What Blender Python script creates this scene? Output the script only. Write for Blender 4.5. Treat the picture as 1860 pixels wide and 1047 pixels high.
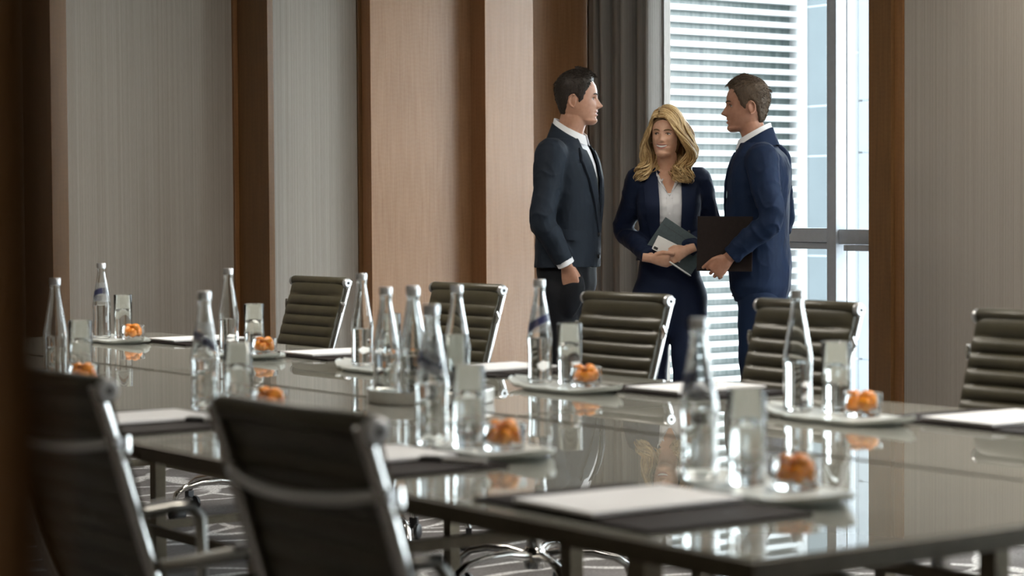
import bpy, bmesh, math, random
import numpy as np
from mathutils import Vector, Matrix
from mathutils.bvhtree import BVHTree
random.seed(7)
for o in list(bpy.data.objects):
    bpy.data.objects.remove(o)
S = bpy.context.scene
COL = S.collection
PI = math.pi

# ------------------------------------------------------------------ camera, sky, lights, exposure
# world axes: X runs across the table towards the window wall, Y along the table, Z up; metres
cam_d = bpy.data.cameras.new('camera')
cam = bpy.data.objects.new('camera', cam_d)
COL.objects.link(cam)
F_PX = 3915.0
HC, PITCH, ROLL, YAW = 1.21, math.atan(141 / F_PX), 0.006, math.radians(35.6)
f0 = Vector((math.sin(YAW), math.cos(YAW), 0)); r0 = Vector((math.cos(YAW), -math.sin(YAW), 0)); u0 = Vector((0, 0, 1))
fw = f0 * math.cos(PITCH) - u0 * math.sin(PITCH)
u1 = u0 * math.cos(PITCH) + f0 * math.sin(PITCH)
rr = r0 * math.cos(ROLL) - u1 * math.sin(ROLL)
uu = u1 * math.cos(ROLL) + r0 * math.sin(ROLL)
cam.matrix_world = Matrix(((rr.x, uu.x, -fw.x, 0), (rr.y, uu.y, -fw.y, 0), (rr.z, uu.z, -fw.z, HC), (0, 0, 0, 1)))
cam_d.sensor_width = 36
cam_d.lens = F_PX * 36 / 1860
cam_d.clip_start = 0.05
cam_d.dof.use_dof = True
cam_d.dof.focus_distance = 11.0
cam_d.dof.aperture_fstop = 4.1
S.camera = cam

w = bpy.data.worlds.new('overcast')
S.world = w
w.use_nodes = True
bg = w.node_tree.nodes['Background']
bg.inputs[0].default_value = (0.86, 0.95, 1.0, 1)
bg.inputs[1].default_value = 7.5

def area_light(name, loc, rot, sx, sy, power, color=(1, 1, 1), portal=False):
    d = bpy.data.lights.new(name, 'AREA')
    d.shape = 'RECTANGLE'; d.size = sx; d.size_y = sy; d.energy = power; d.color = color
    if portal: d.cycles.is_portal = True
    o = bpy.data.objects.new(name, d); COL.objects.link(o)
    o.location = loc; o.rotation_euler = rot
    return o
# sky portals in the three windows of the window wall
area_light('window_portal', (7.95, 8.75, 1.5), (0, PI / 2, 0), 2.9, 2.3, 1, portal=True)
area_light('window_portal', (7.95, 5.22, 1.5), (0, PI / 2, 0), 2.9, 2.4, 1, portal=True)
area_light('window_portal', (7.95, 0.5, 1.5), (0, PI / 2, 0), 2.9, 2.4, 1, portal=True)
# unseen warm ceiling lights; the last is added to brighten the right wall
for (lx, ly, lp) in ((3.7, 2.7, 42), (3.6, 7.0, 38), (5.2, 4.4, 22), (7.0, 5.7, 22)):
    area_light('ceiling_fill_lamp', (lx, ly, 2.93), (0, 0, 0), 0.6, 1.6, lp, (1.0, 0.925, 0.81))

area_light('corridor_fill', (-0.7, -0.9, 2.9), (0, 0, 0), 0.5, 0.5, 15, (1.0, 0.80, 0.50))  # unseen light in the corridor, added to brighten the door jamb

S.view_settings.view_transform = 'Standard'
S.view_settings.look = 'None'
S.view_settings.gamma = 1.0
S.view_settings.exposure = 0.5
try:
    S.view_settings.use_curve_mapping = False
except Exception:
    pass
cy = S.cycles
cy.use_denoising = True
cy.max_bounces = 14
cy.diffuse_bounces = 5
cy.glossy_bounces = 6
cy.transmission_bounces = 12
cy.transparent_max_bounces = 12
cy.sample_clamp_indirect = 6.0
cy.blur_glossy = 0.6

# ------------------------------------------------------------------ materials
class NT:
    def __init__(s, name):
        s.m = bpy.data.materials.new(name); s.m.use_nodes = True
        s.t = s.m.node_tree; s.n = s.t.nodes; s.b = s.n['Principled BSDF']
    def add(s, typ, **kw):
        n = s.n.new(typ)
        for k, v in kw.items():
            if k in n.inputs.keys() if isinstance(k, str) else False: n.inputs[k].default_value = v
            else: setattr(n, k, v)
        return n
    def link(s, a, b): s.t.links.new(a, b)
    def coord(s, scale=(1, 1, 1), kind='Object'):
        tc = s.n.new('ShaderNodeTexCoord'); mp = s.n.new('ShaderNodeMapping')
        mp.inputs['Scale'].default_value = scale
        s.link(tc.outputs[kind], mp.inputs[0]); return mp.outputs[0]
    def noise(s, vec, scale, detail=3, rough=0.5):
        n = s.n.new('ShaderNodeTexNoise'); n.inputs['Scale'].default_value = scale
        n.inputs['Detail'].default_value = detail; n.inputs['Roughness'].default_value = rough
        if vec is not None: s.link(vec, n.inputs['Vector'])
        return n.outputs['Fac']
    def ramp(s, fac, stops):
        r = s.n.new('ShaderNodeValToRGB'); e = r.color_ramp.elements
        while len(e) < len(stops): e.new(0.5)
        for i, (p, c) in enumerate(stops):
            e[i].position = p; e[i].color = (c[0], c[1], c[2], 1)
        s.link(fac, r.inputs[0]); return r.outputs[0]
    def math(s, op, a, b=None):
        n = s.n.new('ShaderNodeMath'); n.operation = op
        for i, v in enumerate((a, b)):
            if v is None: continue
            if isinstance(v, (int, float)): n.inputs[i].default_value = v
            else: s.link(v, n.inputs[i])
        return n.outputs[0]
    def mix(s, fac, a, b):
        n = s.n.new('ShaderNodeMix'); n.data_type = 'RGBA'
        for i, v in ((0, fac), (6, a), (7, b)):
            if isinstance(v, (int, float)): n.inputs[i].default_value = v
            elif isinstance(v, tuple): n.inputs[i].default_value = (v[0], v[1], v[2], 1)
            else: s.link(v, n.inputs[i])
        return n.outputs[2]
    def bump(s, h, strength=0.3, dist=0.01):
        n = s.n.new('ShaderNodeBump'); n.inputs['Strength'].default_value = strength; n.inputs['Distance'].default_value = dist
        s.link(h, n.inputs['Height']); s.link(n.outputs[0], s.b.inputs['Normal'])
    def set(s, **kw):
        for k, v in kw.items():
            k = {'color': 'Base Color', 'rough': 'Roughness', 'metal': 'Metallic', 'ior': 'IOR', 'trans': 'Transmission Weight',
                 'coat': 'Coat Weight', 'sheen': 'Sheen Weight', 'sss': 'Subsurface Weight', 'emit': 'Emission Strength',
                 'spec': 'Specular IOR Level', 'alpha': 'Alpha'}.get(k, k)
            i = s.b.inputs[k]
            if isinstance(v, tuple): i.default_value = (v[0], v[1], v[2], 1) if len(v) == 3 else v
            elif isinstance(v, (int, float)): i.default_value = v
            else: s.link(v, i)
        return s

def plain(name, color, rough=0.5, var=0.12, nscale=20, **kw):
    t = NT(name)
    f = t.noise(t.coord(), nscale)
    a = tuple(c * (1 - var) for c in color); b = tuple(min(1, c * (1 + var)) for c in color)
    t.set(color=t.ramp(f, [(0.3, a), (0.7, b)]), rough=rough, **kw)
    return t.m

M = {}
def mk_wood(name, a, b, rough=0.38, spec=0.5):
    t = NT(name)
    v = t.coord((9, 9, 0.5)); f = t.noise(v, 6, 5, 0.6)
    v2 = t.coord((60, 60, 1.2)); f2 = t.noise(v2, 5, 3)
    ff = t.math('ADD', t.math('MULTIPLY', f, 0.65), t.math('MULTIPLY', f2, 0.35))
    # faint chevron veneer figure
    wv = t.n.new('ShaderNodeTexWave'); wv.wave_type = 'BANDS'; wv.bands_direction = 'Z'
    wv.inputs['Scale'].default_value = 12; wv.inputs['Distortion'].default_value = 9; wv.inputs['Detail'].default_value = 1; wv.inputs['Detail Scale'].default_value = 0.9
    t.link(t.coord((1.6, 1.6, 1)), wv.inputs['Vector'])
    ff = t.math('ADD', ff, t.math('MULTIPLY', wv.outputs['Fac'], 0.05))
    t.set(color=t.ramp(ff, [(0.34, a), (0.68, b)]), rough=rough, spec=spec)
    t.bump(f2, 0.05, 0.002)
    return t.m
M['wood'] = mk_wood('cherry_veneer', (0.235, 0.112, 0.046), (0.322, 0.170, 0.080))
M['wood_shaded'] = mk_wood('shaded_cherry_veneer', (0.105, 0.050, 0.0155), (0.160, 0.080, 0.028))  # same veneer, with the shade on fins and jambs put into its colour
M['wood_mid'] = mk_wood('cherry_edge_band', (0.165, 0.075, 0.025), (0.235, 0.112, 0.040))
def mk_fabric(name, a, b, freq):
    t = NT(name)
    v = t.coord((freq, freq, 0.35)); f = t.noise(v, 1.0, 2, 0.7)
    v2 = t.coord((freq * 2.7, freq * 2.7, 30)); f2 = t.noise(v2, 1.0, 2)
    big = t.noise(t.coord((1, 1, 1)), 1.5, 2)
    ff = t.math('ADD', t.math('ADD', t.math('MULTIPLY', f, 0.7), t.math('MULTIPLY', f2, 0.22)), t.math('MULTIPLY', big, 0.08))
    t.set(color=t.ramp(ff, [(0.36, a), (0.66, b)]), rough=0.9, spec=0.15)
    t.bump(f, 0.25, 0.003)
    return t.m
M['fabric'] = mk_fabric('ribbed_wall_fabric', (0.300, 0.268, 0.236), (0.368, 0.332, 0.294), 110)
M['curtain'] = mk_fabric('curtain_cloth', (0.215, 0.198, 0.182), (0.29, 0.268, 0.248), 160)
M['plaster'] = plain('white_plaster', (0.62, 0.60, 0.56), 0.85, 0.04, 3)
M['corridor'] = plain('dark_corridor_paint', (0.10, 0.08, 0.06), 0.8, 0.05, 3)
t = NT('loop_carpet')                                        # dark grey carpet, pale net of hand drawn lines
v = t.coord()
nz = t.n.new('ShaderNodeTexNoise'); nz.inputs['Scale'].default_value = 1.6; nz.inputs['Detail'].default_value = 2
t.link(v, nz.inputs['Vector'])
mx = t.n.new('ShaderNodeMix'); mx.data_type = 'VECTOR'; mx.inputs[0].default_value = 0.28
t.link(v, mx.inputs[4]); t.link(nz.outputs['Color'], mx.inputs[5])
def lines(scale, lo, hi, rot):
    mp = t.n.new('ShaderNodeMapping'); mp.inputs['Rotation'].default_value = (0, 0, rot); mp.inputs['Scale'].default_value = (1.0, 1.5, 1)
    t.link(mx.outputs[1], mp.inputs[0])
    vo = t.n.new('ShaderNodeTexVoronoi'); vo.feature = 'DISTANCE_TO_EDGE'; vo.inputs['Scale'].default_value = scale
    t.link(mp.outputs[0], vo.inputs['Vector'])
    return t.ramp(vo.outputs['Distance'], [(lo, (1, 1, 1)), (hi, (0, 0, 0))])
l1 = lines(1.9, 0.017, 0.036, 0.5); l2 = lines(1.2, 0.008, 0.020, 1.2)
br = t.noise(v, 90, 3, 0.8); patch = t.noise(v, 3.0, 3)
ln = t.math('MULTIPLY', t.math('MAXIMUM', l1, l2), t.ramp(br, [(0.36, (0.1, 0.1, 0.1)), (0.55, (1, 1, 1))]))
base = t.ramp(t.math('ADD', t.math('MULTIPLY', br, 0.5), t.math('MULTIPLY', patch, 0.5)), [(0.35, (0.085, 0.076, 0.072)), (0.62, (0.19, 0.175, 0.17))])
t.set(color=t.mix(ln, base, (0.62, 0.60, 0.58)), rough=0.95, spec=0.1)
t.bump(br, 0.5, 0.004); M['carpet'] = t.m
t = NT('grey_back_painted_glass')
t.set(color=t.ramp(t.noise(t.coord(), 4), [(0.4, (0.30, 0.30, 0.268)), (0.6, (0.32, 0.32, 0.285))]), rough=0.012, ior=1.95, spec=0.5)
M['tabletop'] = t.m
M['bronze'] = plain('satin_bronze_metal', (0.20, 0.17, 0.125), 0.34, 0.08, 60, metal=0.9)
M['bronze_dark'] = plain('dark_bronze_edge', (0.085, 0.070, 0.048), 0.45, 0.08, 60, metal=0.6)
M['chrome'] = plain('polished_aluminium', (0.66, 0.65, 0.63), 0.13, 0.03, 80, metal=1.0)
M['alu'] = plain('satin_aluminium', (0.52, 0.51, 0.48), 0.3, 0.04, 80, metal=1.0)
M['black'] = plain('black_plastic', (0.018, 0.018, 0.02), 0.4)
t = NT('olive_black_leather')
f = t.noise(t.coord(), 220, 3); g = t.noise(t.coord(), 9, 3)
t.set(color=t.ramp(g, [(0.3, (0.046, 0.041, 0.024)), (0.7, (0.074, 0.066, 0.041))]), rough=0.36, spec=0.55); t.bump(f, 0.14, 0.002)
M['leather'] = t.m
t = NT('clear_glass'); t.set(color=(0.97, 0.985, 0.98), rough=0.0, trans=1.0, ior=1.48); M['glass'] = t.m
t.b.inputs['Roughness'].default_value = 0.0
t = NT('thin_glass'); t.set(color=(0.975, 0.99, 0.985), rough=0.0, trans=1.0, ior=1.36); M['thin'] = t.m
t = NT('water'); t.set(color=(0.985, 0.995, 0.995), rough=0.0, trans=1.0, ior=1.33); M['water'] = t.m
t = NT('window_glass'); t.set(color=(0.96, 0.985, 0.98), rough=0.0, trans=1.0, ior=1.02, spec=0.3); M['pane'] = t.m
t = NT('frosted_glass')
t.set(color=t.ramp(t.noise(t.coord(), 60, 2), [(0.3, (0.80, 0.84, 0.82)), (0.7, (0.90, 0.93, 0.91))]), rough=0.3, trans=0.22, ior=1.45); M['frost'] = t.m
t = NT('sheer_lining')
tr = t.n.new('ShaderNodeBsdfTranslucent'); tr.inputs[0].default_value = (0.8, 0.82, 0.82, 1)
ms = t.n.new('ShaderNodeMixShader'); ms.inputs[0].default_value = 0.55; t.set(color=(0.7, 0.7, 0.69), rough=0.9)
t.link(t.b.outputs[0], ms.inputs[1]); t.link(tr.outputs[0], ms.inputs[2]); t.link(ms.outputs[0], t.n['Material Output'].inputs[0]); M['sheer'] = t.m
M['steel'] = plain('brushed_steel', (0.66, 0.65, 0.62), 0.34, 0.06, 120, metal=0.75)
M['cap'] = plain('silver_cap', (0.66, 0.67, 0.69), 0.28, 0.05, 200, metal=0.75)
t = NT('bottle_label')                                       # pale film with one slanting navy band
tc = t.n.new('ShaderNodeTexCoord'); sp = t.n.new('ShaderNodeSeparateXYZ'); t.link(tc.outputs['Object'], sp.inputs[0])
h = t.math('ADD', sp.outputs['Z'], t.math('MULTIPLY', sp.outputs['X'], 0.55))
band = t.ramp(h, [(0.148, (0, 0, 0)), (0.152, (1, 1, 1)), (0.172, (1, 1, 1)), (0.176, (0, 0, 0))])
t.set(color=t.mix(band, (0.62, 0.66, 0.70), (0.022, 0.028, 0.10)), rough=0.35)
part_ = t.ramp(t.math('ADD', sp.outputs['Y'], 0.5), [(0.49, (0, 0, 0)), (0.505, (1, 1, 1))])
t.set(alpha=t.math('ADD', t.math('MULTIPLY', t.math('MULTIPLY', band, part_), 0.66), 0.24)); M['label'] = t.m
t = NT('candied_fruit'); f = t.noise(t.coord(), 55, 3)
t.set(color=t.ramp(f, [(0.3, (0.64, 0.165, 0.007)), (0.7, (0.86, 0.32, 0.018))]), rough=0.35, sss=0.10)
t.b.inputs['Subsurface Radius'].default_value = (0.012, 0.005, 0.002); t.bump(f, 0.4, 0.004); M['candy'] = t.m
M['folder'] = plain('espresso_leather', (0.015, 0.010, 0.009), 0.7, 0.15, 90, spec=0.15)
M['teal'] = plain('dark_teal_leather', (0.05, 0.075, 0.084), 0.38, 0.12, 90)
M['paper'] = plain('white_paper', (0.86, 0.86, 0.88), 0.8, 0.02, 8)
M['white_metal'] = plain('white_lacquer', (0.75, 0.75, 0.74), 0.3, 0.03)
M['mullion'] = plain('grey_window_frame', (0.36, 0.395, 0.435), 0.45, 0.05, 30)
M['slat'] = plain('white_louvre', (0.33, 0.335, 0.335), 0.55, 0.03, 2)
M['stone'] = plain('pale_stone_panel', (0.105, 0.124, 0.134), 0.5, 0.05, 1.5)
M['stone_white'] = plain('white_stone_panel', (0.172, 0.187, 0.20), 0.5, 0.03, 1.5)
t = NT('facade_glass')
v = t.coord((9, 9, 0.12)); f = t.noise(v, 1.7, 4, 0.75); f3 = t.noise(t.coord((1, 1, 0.03)), 0.9, 2)
t.set(color=t.ramp(t.math('ADD', t.math('MULTIPLY', f, 0.6), t.math('MULTIPLY', f3, 0.4)), [(0.36, (0.03, 0.045, 0.048)), (0.5, (0.085, 0.105, 0.10)), (0.64, (0.15, 0.165, 0.16))]), rough=0.25)
M['facade_glass'] = t.m
M['asphalt'] = plain('street_asphalt', (0.20, 0.20, 0.20), 0.9, 0.1, 2)

# ------------------------------------------------------------------ mesh helpers
class MB:
    def __init__(s): s.v = []; s.f = []; s.round = False
    def add(s, vs, fs):
        n = len(s.v); s.v += [tuple(p) for p in vs]; s.f += [tuple(i + n for i in f) for f in fs]; s.round = True; return s
    def box(s, *a, **k):
        was = s.round; s._box(*a, **k); s.round = was; return s      # boxes keep flat faces
    def _box(s, x0, y0, z0, x1, y1, z1, b=0.0):
        if b <= 0:
            vs = [(x0, y0, z0), (x1, y0, z0), (x1, y1, z0), (x0, y1, z0), (x0, y0, z1), (x1, y0, z1), (x1, y1, z1), (x0, y1, z1)]
            return s.add(vs, [(0, 3, 2, 1), (4, 5, 6, 7), (0, 1, 5, 4), (1, 2, 6, 5), (2, 3, 7, 6), (3, 0, 4, 7)])
        bm = bmesh.new(); bmesh.ops.create_cube(bm, size=1)
        for q in bm.verts:
            q.co = Vector(((x0 + x1) / 2 + q.co.x * (x1 - x0), (y0 + y1) / 2 + q.co.y * (y1 - y0), (z0 + z1) / 2 + q.co.z * (z1 - z0)))
        bmesh.ops.bevel(bm, geom=list(bm.edges), offset=b, segments=2, affect='EDGES', profile=0.7)
        bm.verts.index_update()
        s.add([q.co for q in bm.verts], [[q.index for q in f.verts] for f in bm.faces]); bm.free(); return s
    def lathe(s, prof, seg=28, c=(0, 0, 0), close=True):
        vs = []; fs = []; n = len(prof)
        for (r, z) in prof:
            for k in range(seg):
                a = 2 * PI * k / seg; vs.append((c[0] + r * math.cos(a), c[1] + r * math.sin(a), c[2] + z))
        for i in range(n - 1):
            for k in range(seg):
                k2 = (k + 1) % seg; fs.append((i * seg + k, i * seg + k2, (i + 1) * seg + k2, (i + 1) * seg + k))
        if close:
            fs.append(tuple(reversed(range(seg)))); fs.append(tuple((n - 1) * seg + k for k in range(seg)))
        return s.add(vs, fs)
    def tube(s, path, rad, seg=10, sx=1.0, up=(0, 0, 1), cap=True):
        path = [Vector(p) for p in path]; n = len(path)
        if isinstance(rad, (int, float)): rad = [rad] * n
        vs = []; fs = []; prev = None
        for i, p in enumerate(path):
            d = (path[min(i + 1, n - 1)] - path[max(i - 1, 0)]).normalized()
            if prev is None:
                u = Vector(up); a = d.cross(u)
                if a.length < 1e-4: a = d.cross(Vector((1, 0, 0)))
                a.normalize()
            else:
                a = prev - d * prev.dot(d); a.normalize()
            prev = a; b = a.cross(d)
            for k in range(seg):
                t_ = 2 * PI * k / seg; vs.append(p + a * (rad[i] * sx * math.cos(t_)) + b * (rad[i] * math.sin(t_)))
        for i in range(n - 1):
            for k in range(seg):
                k2 = (k + 1) % seg; fs.append((i * seg + k, (i + 1) * seg + k, (i + 1) * seg + k2, i * seg + k2))
        if cap:
            fs.append(tuple(range(seg))); fs.append(tuple(reversed([(n - 1) * seg + k for k in range(seg)])))
        return s.add(vs, fs)
    def ell(s, c, r, u=20, v=14, rot=None):
        vs = []; fs = []
        for i in range(v + 1):
            ph = PI * i / v
            for k in range(u):
                a = 2 * PI * k / u; p = Vector((r[0] * math.sin(ph) * math.cos(a), r[1] * math.sin(ph) * math.sin(a), -r[2] * math.cos(ph)))
                if rot is not None: p = rot @ p
                vs.append(p + Vector(c))
        for i in range(v):
            for k in range(u):
                k2 = (k + 1) % u; fs.append((i * u + k, i * u + k2, (i + 1) * u + k2, (i + 1) * u + k))
        return s.add(vs, fs)
    def loft(s, rings, cap=True):
        n = len(rings); m = len(rings[0]); vs = [p for r in rings for p in r]; fs = []
        for i in range(n - 1):
            for k in range(m):
                k2 = (k + 1) % m; fs.append((i * m + k, i * m + k2, (i + 1) * m + k2, (i + 1) * m + k))
        if cap: fs.append(tuple(reversed(range(m)))); fs.append(tuple((n - 1) * m + k for k in range(m)))
        return s.add(vs, fs)
    def grid(s, pts, thick=None):
        """pts[i][j]; with thick a list of the same shape gives the under side"""
        n, m = len(pts), len(pts[0]); vs = [p for r in pts for p in r]; fs = []
        for i in range(n - 1):
            for j in range(m - 1): fs.append((i * m + j, i * m + j + 1, (i + 1) * m + j + 1, (i + 1) * m + j))
        if thick is not None:
            o = n * m; vs += [p for r in thick for p in r]
            for i in range(n - 1):
                for j in range(m - 1): fs.append((o + i * m + j, o + (i + 1) * m + j, o + (i + 1) * m + j + 1, o + i * m + j + 1))
            bd = [(0, j) for j in range(m)] + [(i, m - 1) for i in range(1, n)] + [(n - 1, j) for j in range(m - 2, -1, -1)] + [(i, 0) for i in range(n - 2, 0, -1)]
            ix = [i * m + j for i, j in bd]
            for a in range(len(ix)):
                b = (a + 1) % len(ix); fs.append((ix[b], ix[a], o + ix[a], o + ix[b]))
        return s.add(vs, fs)
    def mesh(s, name, smooth=True, angle=40):
        me = bpy.data.meshes.new(name); me.from_pydata(s.v, [], s.f); me.validate(clean_customdata=False)
        bm = bmesh.new(); bm.from_mesh(me); bmesh.ops.recalc_face_normals(bm, faces=list(bm.faces)); bm.to_mesh(me); bm.free()
        if smooth and s.round:
            me.polygons.foreach_set('use_smooth', [True] * len(me.polygons))
            try: me.set_sharp_from_angle(angle=math.radians(angle))
            except Exception: pass
        return me
    def build(s, name, m, parent=None, smooth=True, angle=40):
        o = bpy.data.objects.new(name, s.mesh(name, smooth, angle)); COL.objects.link(o)
        if m is not None: o.data.materials.append(M[m] if isinstance(m, str) else m)
        if parent: o.parent = parent
        return o

def tag(o, label=None, cat=None, group=None, kind=None):
    if label: o['label'] = label
    if cat: o['category'] = cat
    if group: o['group'] = group
    if kind: o['kind'] = kind
    return o
def thing(name, label, cat, loc=(0, 0, 0), rz=0, group=None):
    o = bpy.data.objects.new(name, None); COL.objects.link(o)
    o.location = loc; o.rotation_euler = (0, 0, rz); o.empty_display_size = 0.05
    return tag(o, label, cat, group)
def copy_tree(o, parent=None):
    c = o.copy(); COL.objects.link(c)
    if parent: c.parent = parent
    for ch in list(o.children): copy_tree(ch, c)
    return c
def struct(o): o['kind'] = 'structure'; return o
# ------------------------------------------------------------------ the room
XW, YB, ZC = 7.70, 10.0, 3.0
struct(MB().box(-1.7, -2.6, -0.12, 8.1, 10.3, 0).build('floor', 'carpet'))
struct(MB().box(-1.7, -2.6, ZC, 8.1, 10.3, ZC + 0.12).build('ceiling', 'plaster'))
wb = struct(MB().box(-1.7, YB + 0.03, 0, 8.1, YB + 0.3, ZC).build('wall_back', 'wood_shaded'))
def on_back(name, m, x0, x1, y, z0=0.0, z1=ZC, y1=None, label=None):
    o = MB().box(x0, y, z0, x1, (YB + 0.03) if y1 is None else y1, z1, 0.003).build(name, m, wb, angle=30)
    if label: o['label'] = label
    return o
on_back('wood_fin', 'wood_shaded', 4.215, 4.30, 9.657)
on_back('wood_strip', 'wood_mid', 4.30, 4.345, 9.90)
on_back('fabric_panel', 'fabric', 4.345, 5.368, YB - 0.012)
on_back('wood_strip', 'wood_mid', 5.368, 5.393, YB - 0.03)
on_back('wood_fin', 'wood_shaded', 5.393, 5.428, 9.657)
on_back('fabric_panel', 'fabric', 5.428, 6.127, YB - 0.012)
on_back('wood_strip', 'wood_shaded', 6.127, 6.151, YB - 0.025)
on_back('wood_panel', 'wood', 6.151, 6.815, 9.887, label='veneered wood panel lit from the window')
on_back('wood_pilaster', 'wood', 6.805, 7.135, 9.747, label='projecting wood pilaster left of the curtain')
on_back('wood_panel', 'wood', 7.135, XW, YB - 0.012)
on_back('fabric_panel', 'fabric', 3.2, 4.215, YB - 0.012)
on_back('wood_fin', 'wood_shaded', 3.06, 3.2, 9.657)
on_back('fabric_panel', 'fabric', 2.0, 3.06, YB - 0.012)
bb = struct(MB().box(0.25, 9.965, 0, 6.15, 9.988, 0.10).build('baseboard_back', 'wood_shaded'))

# window wall: pieces round two tall openings
def wr(name, x0, y0, z0, x1, y1, z1, m='plaster', parent=None, b=0.0):
    o = MB().box(x0, y0, z0, x1, y1, z1, b).build(name, m, parent, angle=30)
    if not parent: struct(o)
    return o
WO = [(7.53, 9.97), (4.0, 6.45), (-0.7, 1.75)]
wR = wr('wall_right', XW + 0.05, 6.45, 0, 8.02, 7.53, ZC)
wr('pier', XW + 0.05, 1.75, 0, 8.02, 4.0, ZC, 'plaster', wR)
wr('pier', XW + 0.05, -2.6, 0, 8.02, -0.7, ZC, 'plaster', wR)
wr('pier', XW + 0.05, 9.97, 0, 8.02, 10.3, ZC, 'plaster', wR)
for (a, b) in WO:
    wr('lintel', XW + 0.05, a, 2.92, 8.02, b, ZC, 'plaster', wR)
    wr('sill', XW + 0.05, a, 0, 8.02, b, 0.06, 'stone_white', wR)
for (a, b) in ((6.50, 7.455), (1.80, 3.95), (-2.55, -0.75)):
    wr('fabric_panel', XW - 0.002, a, 0.0, XW + 0.05, b, ZC, 'fabric', wR, 0.003)
wr('wood_strip', XW - 0.012, 7.455, 0, XW + 0.05, 7.512, ZC, 'wood_mid', wR, 0.003)
wr('wood_jamb', XW - 0.035, 7.512, 0, 8.0, 7.665, ZC, 'wood_shaded', wR, 0.003)
wr('wood_strip', XW - 0.012, 6.45, 0, XW + 0.05, 6.50, ZC, 'wood_mid', wR, 0.003)

def window(n, y0, y1, mull, lowpart):
    r = struct(MB().box(7.86, y0, 0.06, 7.98, y0 + 0.03, 2.92).build(f'window_{n}', 'mullion'))
    def b(name, x0, ya, z0, x1, yb, z1, m='mullion'): return MB().box(x0, ya, z0, x1, yb, z1, 0.003 if m == 'mullion' else 0).build(name, m, r, angle=30)
    b('frame', 7.86, y1 - 0.03, 0.06, 7.98, y1, 2.92); b('frame', 7.86, y0 + 0.03, 2.86, 7.98, y1 - 0.03, 2.92); b('frame', 7.86, y0 + 0.03, 0.06, 7.98, y1 - 0.03, 0.12)
    b('mullion', 7.84, mull, 0.12, 7.98, mull + 0.045, 2.86)
    b('mullion', 7.86, mull + 0.047, 0.12, 7.97, mull + 0.088, 2.86)
    # left leaf transom in two steps, right leaf transom a little lower with its ledge
    b('transom', 7.86, mull + 0.088, 1.035, 7.97, y1 - 0.03, 1.108); b('transom', 7.875, mull + 0.088, 0.998, 7.965, y1 - 0.03, 1.033)
    b('transom', 7.86, y0 + 0.03, 1.025, 7.97, mull, 1.102); b('ledge', 7.83, y0 + 0.03, 0.992, 7.90, mull - 0.065, 1.023)
    b('pane', 7.915, mull + 0.088, 1.108, 7.921, y1 - 0.03, 2.86, 'pane'); b('pane', 7.915, mull + 0.088, 0.12, 7.921, y1 - 0.03, 0.998, 'pane')
    b('pane', 7.915, y0 + 0.03, 1.102, 7.921, mull, 2.86, 'pane'); b('pane', 7.915, y0 + 0.03, 0.12, 7.921, mull, 1.025, 'pane')
window(1, 7.53, 9.97, 8.075, True)
window(2, 4.0, 6.45, 5.2, True)
window(3, -0.7, 1.75, 0.5, True)

# partition with the doorway the camera looks through, and the dim corridor behind it
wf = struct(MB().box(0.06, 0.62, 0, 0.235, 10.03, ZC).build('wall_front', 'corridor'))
d1 = struct(MB().box(0.045, 0.575, 0, 0.25, 0.62, 2.4).build('door_1', 'wood_shaded'))
MB().box(0.235, 0.575, 0, 0.25, 0.72, 2.4, 0.002).build('door_casing', 'wood_shaded', d1); MB().box(0.03, 0.575, 0, 0.06, 0.72, 2.4, 0.002).build('door_casing', 'wood_shaded', d1)
MB().box(0.06, -2.6, 0, 0.235, -0.75, ZC).build('partition', 'corridor', wf)
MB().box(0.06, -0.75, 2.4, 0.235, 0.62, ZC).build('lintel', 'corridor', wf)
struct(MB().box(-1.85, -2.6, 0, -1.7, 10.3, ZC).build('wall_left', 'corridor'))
struct(MB().box(-1.7, -2.75, 0, 8.1, -2.6, ZC).build('wall_near', 'fabric'))

# grey curtain drawn to the corner
def curtain():
    t = thing('curtain', 'heavy grey floor-length curtain gathered beside the window behind the woman', 'curtain', (7.70, 9.625, 0))
    n = 150; rows = 10; f_, b_ = [], []
    for i in range(rows + 1):
        z = 0.015 + (2.92 - 0.015) * i / rows; rf, rb = [], []
        for j in range(n + 1):
            u = j / n; y = -0.335 + 0.70 * u
            ph = u * 2 * PI * 6.4 + 0.7 * math.sin(u * 9)
            a = 0.056 * (0.75 + 0.35 * math.sin(u * 17 + 1)) * (1 - 0.12 * math.sin(z * 2.1 + u * 7))
            x = a * math.sin(ph) + 0.35 * a * math.sin(2.1 * ph + 0.8); yy = y + 0.018 * math.cos(ph)
            rf.append((x, yy, z)); rb.append((x + 0.006, yy + 0.001, z))
        f_.append(rf); b_.append(rb)
    MB().grid(f_, b_).build('curtain_panel', 'curtain', t, angle=60)
    MB().tube([(0.0, -0.36, 2.94), (0.0, 0.38, 2.94)], 0.014, 10).build('curtain_rail', 'alu', t)
curtain()
def hem():
    t = thing('curtain', 'narrow pale grey lining curtain edge hanging against the window glass', 'curtain', (7.79, 9.425, 0))
    f_, b_ = [], []
    for i in range(9):
        z = 0.015 + 2.9 * i / 8
        rf = [(0.018 * math.sin(j / 24 * 2 * PI * 1.6), -0.03 + 0.055 * j / 24, z) for j in range(25)]
        f_.append(rf); b_.append([(x + 0.004, y, z) for x, y, z in rf])
    MB().grid(f_, b_).build('lining_panel', 'sheer', t, angle=60)
hem()

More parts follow.
